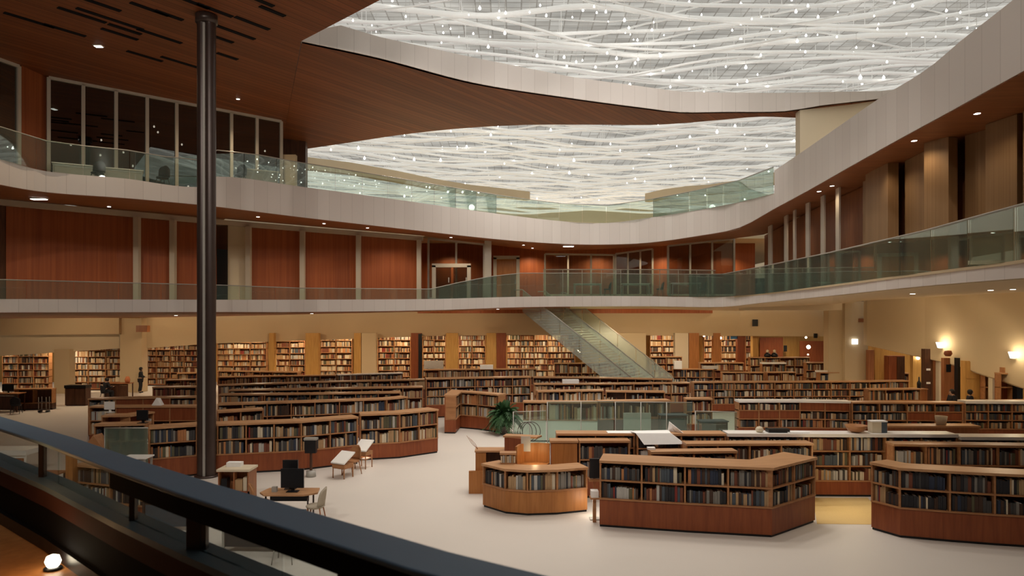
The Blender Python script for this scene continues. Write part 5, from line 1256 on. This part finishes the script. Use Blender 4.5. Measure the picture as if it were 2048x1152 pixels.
# ------------------------------------------------------------------ people
def skin_mesh(name, verts, edges, parent, mat, lev=2):
    """verts: list of (co, radius); first is the root"""
    me = bpy.data.meshes.new(name); bm = bmesh.new(); sk = bm.verts.layers.skin.verify(); vs = []
    for i, (c, r) in enumerate(verts):
        v = bm.verts.new(c); v[sk].radius = (r, r) if not isinstance(r, tuple) else r; v[sk].use_root = (i == 0); vs.append(v)
    for a, b in edges: bm.edges.new((vs[a], vs[b]))
    bm.to_mesh(me); bm.free(); me.materials.append(MATS[mat])
    o = bpy.data.objects.new(name, me); COL.objects.link(o); o.parent = parent
    s = o.modifiers.new('skin', 'SKIN'); s.use_smooth_shade = True; q = o.modifiers.new('sub', 'SUBSURF'); q.levels = lev; q.render_levels = lev
    return o
def person(label, loc, rz, J, top, legs, hair='hair_dark', group=None):
    """J: joint dict, figure faces local +y"""
    t = thing('person', label, 'person', loc, rz, group)
    names = list(J); idx = {n: i for i, n in enumerate(names)}
    rad = dict(pel=.13, waist=.12, chest=.145, neck=.055, chin=.075, head=.1, crown=.075)
    def r(n):
        if n in rad: return rad[n]
        return {'sh': .065, 'el': .045, 'wr': .03, 'pa': .036, 'hip': .09, 'kn': .06, 'an': .042, 'to': .04}[n[:-1].rstrip('_')] if n[-1] in 'LR' else .05
    E = [('pel', 'waist'), ('waist', 'chest'), ('chest', 'neck'), ('neck', 'chin'), ('chin', 'head'), ('head', 'crown')]
    for s in 'LR': E += [('chest', 'sh'+s), ('sh'+s, 'el'+s), ('el'+s, 'wr'+s), ('wr'+s, 'pa'+s), ('pel', 'hip'+s), ('hip'+s, 'kn'+s), ('kn'+s, 'an'+s), ('an'+s, 'to'+s)]
    V = [(Vector(J[n]), r(n)) for n in names]; ed = [(idx[a], idx[b]) for a, b in E]
    for s in 'LR':
        pa = Vector(J['pa'+s]); d = (pa-Vector(J['wr'+s])).normalized(); side = d.cross(Vector((0, 0, 1))); side = side.normalized() if side.length > .1 else Vector((1, 0, 0))
        for k, (o_, l_) in enumerate(((-.027, .075), (-.009, .085), (.009, .08), (.027, .065))):
            V.append((pa+side*o_+d*.03, .009)); V.append((pa+side*o_+d*(.03+l_)+Vector((0, 0, -.02)), .008)); n = len(V); ed += [(idx['pa'+s], n-2), (n-2, n-1)]
        V.append((pa+side*.05+d*.01, .009)); ed.append((idx['pa'+s], len(V)-1))
    # face: nose
    hd = Vector(J['head']); V.append((hd+Vector((0, .115, -.01)), .014)); ed.append((idx['head'], len(V)-1))
    skin_mesh('body', V, ed, t, 'skin')
    ks = ['pel', 'waist', 'chest', 'shL', 'shR', 'elL', 'elR', 'wrL', 'wrR']; ii = {n: i for i, n in enumerate(ks)}
    skin_mesh('jacket', [(Vector(J[n]), r(n)+.022) for n in ks], [(ii[a], ii[b]) for a, b in (('pel', 'waist'), ('waist', 'chest'), ('chest', 'shL'), ('chest', 'shR'), ('shL', 'elL'), ('elL', 'wrL'), ('shR', 'elR'), ('elR', 'wrR'))], t, top)
    ks = ['pel', 'hipL', 'hipR', 'knL', 'knR', 'anL', 'anR']; ii = {n: i for i, n in enumerate(ks)}
    skin_mesh('trousers', [(Vector(J[n]), r(n)+.02) for n in ks], [(ii[a], ii[b]) for a, b in (('pel', 'hipL'), ('pel', 'hipR'), ('hipL', 'knL'), ('knL', 'anL'), ('hipR', 'knR'), ('knR', 'anR'))], t, legs)
    for s in 'LR': skin_mesh('shoe', [(Vector(J['an'+s])+Vector((0, -.02, -.02)), .05), (Vector(J['to'+s])+Vector((0, .02, 0)), .045)], [(0, 1)], t, 'black', 1)
    h = Vector(J['head']); mb = MB(); mb.lathe([(.085, -.09), (.106, -.04), (.116, .02), (.104, .07), (.07, .115), (.001, .13)], (h.x, h.y-.03, h.z), 14)
    o = mb.build('hair', hair, None, (0, 0, 0)); o.parent = t
    for s in (-1, 1):
        mb = MB(); mb.lathe([(.001, -.014), (.012, 0), (.001, .014)], (h.x+s*.037, h.y+.088, h.z+.012), 8); o = mb.build('eye', 'black', None, (0, 0, 0)); o.parent = t
    return t
ST = dict(pel=(0, 0, .92), waist=(0, .01, 1.08), chest=(0, .02, 1.3), neck=(0, .02, 1.45), chin=(0, .05, 1.51), head=(0, .05, 1.59), crown=(0, .04, 1.67),
          shL=(-.18, .02, 1.38), elL=(-.23, .06, 1.1), wrL=(-.2, .26, 1.02), paL=(-.17, .34, 1.02), shR=(.18, .02, 1.38), elR=(.23, .08, 1.1), wrR=(.17, .28, 1.04), paR=(.14, .36, 1.04),
          hipL=(-.1, 0, .86), knL=(-.11, .03, .47), anL=(-.11, -.02, .09), toL=(-.12, .13, .045), hipR=(.1, 0, .86), knR=(.11, .0, .47), anR=(.12, -.08, .09), toR=(.13, .07, .045))
SIT = dict(pel=(0, 0, .56), waist=(0, .03, .72), chest=(0, .08, .94), neck=(0, .11, 1.09), chin=(0, .15, 1.14), head=(0, .16, 1.22), crown=(0, .15, 1.3),
           shL=(-.18, .08, 1.02), elL=(-.24, .16, .76), wrL=(-.14, .38, .78), paL=(-.1, .46, .79), shR=(.18, .08, 1.02), elR=(.24, .16, .76), wrR=(.14, .38, .78), paR=(.1, .46, .79),
           hipL=(-.1, .06, .54), knL=(-.13, .42, .5), anL=(-.13, .4, .09), toL=(-.13, .55, .045), hipR=(.1, .06, .54), knR=(.13, .42, .5), anR=(.13, .38, .09), toR=(.13, .53, .045))
D = 47.3-.9
person('person in dark clothes standing by the beige pier at the far left', (PX(281, D), D, 0), -PI/2+.3, ST, 'black_cloth', 'black_cloth')
def seated(label, px, D, rz, top='black_cloth', clabel=None, group=None):
    person(label, (PX(px, D), D, 0), rz, SIT, top, 'black_cloth', group=group)
    chair(clabel, (PX(px, D), D, 0), rz, 'chairs under the seated people', 'black_cloth', 'black')
seated('person in black sitting at the desk before the second wall bookcase', 210, 42.5, -.5, 'black_cloth', 'black chair of the person before the second wall bookcase')
person('person in dark clothes standing at the right below the timber door', (PX(1905, 32.2), 32.2, 0), PI/2, ST, 'black_cloth', 'black_cloth')
person('person in dark clothes standing before the golden cupboard', (PX(1939, 32.0), 32.0, 0), -PI/2-.3, ST, 'black_cloth', 'black_cloth')
for px, lab in ((1535, 'left'), (1549, 'right')):
    D = 47.8; x = PX(px, D); t = thing('bust', 'dark bust with a pale head on the far bookcase, %s one of the pair' % lab, 'statue', (x, D, 2.3), 0, 'busts on the far bookcase')
    MB().lathe([(.001, 0), (.2, 0), (.24, .12), (.16, .25), (.06, .3), (.001, .3)], (x, D, 2.3), 12).build('shoulders', 'black', t)
    MB().lathe([(.001, .28), (.06, .29), (.1, .38), (.09, .47), (.001, .52)], (x, D, 2.3), 12).build('head', 'beige_light', t)

# write the books: the 300 that show largest one by one, the rest as one mass
BOOKS.sort(key=lambda b: -b[0])
def book_mesh(mb, c, u, n, hs, ci, cover=0, pages=None):
    a, d, hh = hs
    u3 = Vector((u.x, u.y, 0)); n3 = Vector((n.x, n.y, 0)); cc = c+Vector((0, 0, hh/2))
    if pages is None: mb.obox(cc, u3*a, n3*d, (0, 0, hh/2), ci); return
    t = min(.004, a*.3)
    mb.obox(cc-u3*(a-t/2), u3*(t/2), n3*d, (0, 0, hh/2), 0); mb.obox(cc+u3*(a-t/2), u3*(t/2), n3*d, (0, 0, hh/2), 0)
    mb.obox(cc-n3*(d-.006), u3*(a-t), n3*.006, (0, 0, hh/2), 0)
    mb.obox(cc+n3*.006, u3*(a-t), n3*(d-.014), (0, 0, hh/2-.006), 1)
NIND = 300
for sc, c, u, n, hs, ci, nick, bi, k, tiers, cnt, nb, t in BOOKS[:NIND]:
    mb = MB(); book_mesh(mb, c, u, n, hs, ci, 0, True)
    o = mb.build('book', [PALM[ci], 'paper'])
    rowname = 'only' if tiers == 1 else (('lower', 'upper')[k] if tiers == 2 else ('bottom', 'middle', 'top')[k])
    tag(o, '%s book, %s from left on %s shelf, %s bay of %s' % (PAL[ci][0], ORD[cnt-1], rowname, ORD[bi], nick), 'book', 'books in the '+nick)
mb = MB()
for sc, c, u, n, hs, ci, *rest in BOOKS[NIND:]: book_mesh(mb, c, u, n, hs, ci)
o = mb.build('books', PALM); tag(o, 'mass of smaller books filling the farther shelves of the hall', 'books', None, 'stuff')

# ------------------------------------------------------------------ lights
def spot(p, e, size=150, col=(1, .93, .82), r=.15, blend=.8, rot=(0, 0, 0)):
    l = bpy.data.lights.new('lamp', 'SPOT'); l.energy = e; l.color = col; l.spot_size = math.radians(size); l.spot_blend = blend; l.shadow_soft_size = r
    o = bpy.data.objects.new('lamp', l); COL.objects.link(o); o.location = p; o.rotation_euler = rot; return o
def point(p, e, col=(1, .8, .5), r=.1):
    l = bpy.data.lights.new('lamp', 'POINT'); l.energy = e; l.color = col; l.shadow_soft_size = r
    o = bpy.data.objects.new('lamp', l); COL.objects.link(o); o.location = p; return o
# lamps of the skylight lattice: beams straight down into the hall
for D, xs in ((18.5, (1.5, 5.5)), (22.5, (-2, 1.5, 5.5)), (27, (-.5, 2.5, 6)), (38, (-5, -1.5, 2, 5.5)), (46, (-3, 4, 11))):
    for x in xs: spot((x, D, 16.1), 960 if D < 35 else 680, 84 if D < 35 else 122, (1, .93, .85), .15, .7)
# added soft lamps aimed to brighten the white edge of the ceiling opening
for x, y, e in ((-2.6, 21.2, 90), (0, 21.5, 330), (3, 22.5, 430), (6.2, 24, 430), (8.6, 25, 300)): spot((x, y, 15.7), e*1.15, 96, (1, .94, .89), .3, .5, (math.radians(60), 0, 0))
# added unseen lamps over the balcony side, turned to light the hall's fronts
for x in (-10, -5, 0, 5): spot((x, 5, 14.2), 2300 if x == -10 else 1050, 110, (1, .91, .81), .2, .8, (math.radians(52), 0, 0))
WARM = (1, .79, .53)
# downlights behind the far wall band, over the wall bookcases and lit rooms
for px in (60, 190, 330, 480, 600, 700, 800, 900, 1000, 1100, 1330, 1450, 1580):
    spot((PX(px, 50.9), 50.9 if px > 250 else 46.6, 4.6 if px > 250 else 3.6), 400, 150, WARM, .1)
for px, D in ((1760, 44.5), (1830, 42), (1900, 38.5), (1960, 37), (2030, 35)):
    spot((PX(px, D), D, 4.6), 160, 150, WARM, .1)
# downlights in the soffit of the lower gallery
for px, D in ((60, 38), (200, 40), (360, 42), (520, 43), (680, 44), (840, 45), (1000, 45.5), (1200, 46), (1380, 45), (1560, 42), (1700, 36), (1850, 30), (2000, 25)):
    spot((PX(px, D), D, 4.9 if px < 1400 else 5.5), 260, 165, WARM, .15, .5)
# added lamps aimed to brighten the far wall band
for px, D in ((60, 42), (170, 43), (330, 45.5), (450, 46), (570, 46.5), (690, 47), (810, 47), (930, 47), (1240, 47), (1340, 46.6), (1450, 45.5), (1560, 44)):
    spot((PX(px, D), D, 4.75), 85, 150, (1, .74, .45), .1, .5, (math.radians(55), 0, 0))
for px, D in ((1790, 36), (1880, 33), (1970, 30)): spot((PX(px, D), D, 5.5), 60, 150, (1, .80, .52), .1, .5, (math.radians(45), 0, math.radians(-35)))  # more added lamps, aimed to brighten the right wall
# downlights in the upper soffit
for px, D in ((60, 27.5), (240, 29), (380, 31), (560, 33.5), (680, 35.5), (800, 38), (915, 40.3), (1010, 44.5), (1140, 46.5), (1300, 46), (1420, 43)):
    spot((PX(px, D), D, 9.3), 100, 150, WARM, .1)
for px in (1560, 1650, 1753, 1828, 1954):
    p = soff3(px, 0, .5); spot((p.x, p.y, p.z-.1), 34, 150, WARM, .08)
# lamps of the place, with added fill lamps among them
p = P(100, 1125, 4.95); point((p.x-.12, p.y-.1, 3.42), 1.2, (1, .6, .28), .06); point((PX(-10, 5.0), 5.0, 4.0), 3, (1, .52, .2), .15)  # second point is an added orange fill for the balcony floor
for px, py, D in ((1880, 690, 36.35), (2026, 710, 32.05)):
    p = P(px, py-4, D); point(p, 26, (1, .82, .55), .1)
point((PX(1690, 18.2), 18.0, 1.15), 20, (1, .80, .46), .35)
point((PX(1070, 19.2), 19.15, 1.30), 4, (1, .72, .38), .08)
point((PX(1183, 17.7), 17.65, .35), 7, (1, .9, .74), .15)
point((PX(735, 23.6), 23.4, .35), 8, (1, .9, .74), .2)
p = C(197, 91); spot((p.x, p.y, ZC-.15), 300, 150, WARM, .1); p = C(476, 197); spot((p.x, p.y, ZC-.15), 300, 150, WARM, .1); p = C(40, 180); spot((p.x, p.y, ZC-.15), 120, 150, WARM, .1)
for px in (900, 1060, 1200, 1340, 1460): spot((PX(px, 48.4), 48.4, 9.6), 210, 150, WARM, .1)  # added spots to brighten the far end of the lower gallery
point((PX(1690, 29.4), 29.4, 12.7), 45, (1, .86, .66), .2)  # added fill without a fitting, brightens the cream end wall
for x in (-16, -4, 8, 20): spot((x, 70, 16), 2400, 165, (1, .94, .86), .3, .4)  # added wide lamps to lift the far cream wall
# added cool lamp high above the balcony to lighten the rail tops
spot((-2.2, 3.8, 14.2), 420, 90, (.86, .94, 1), .2, .7)
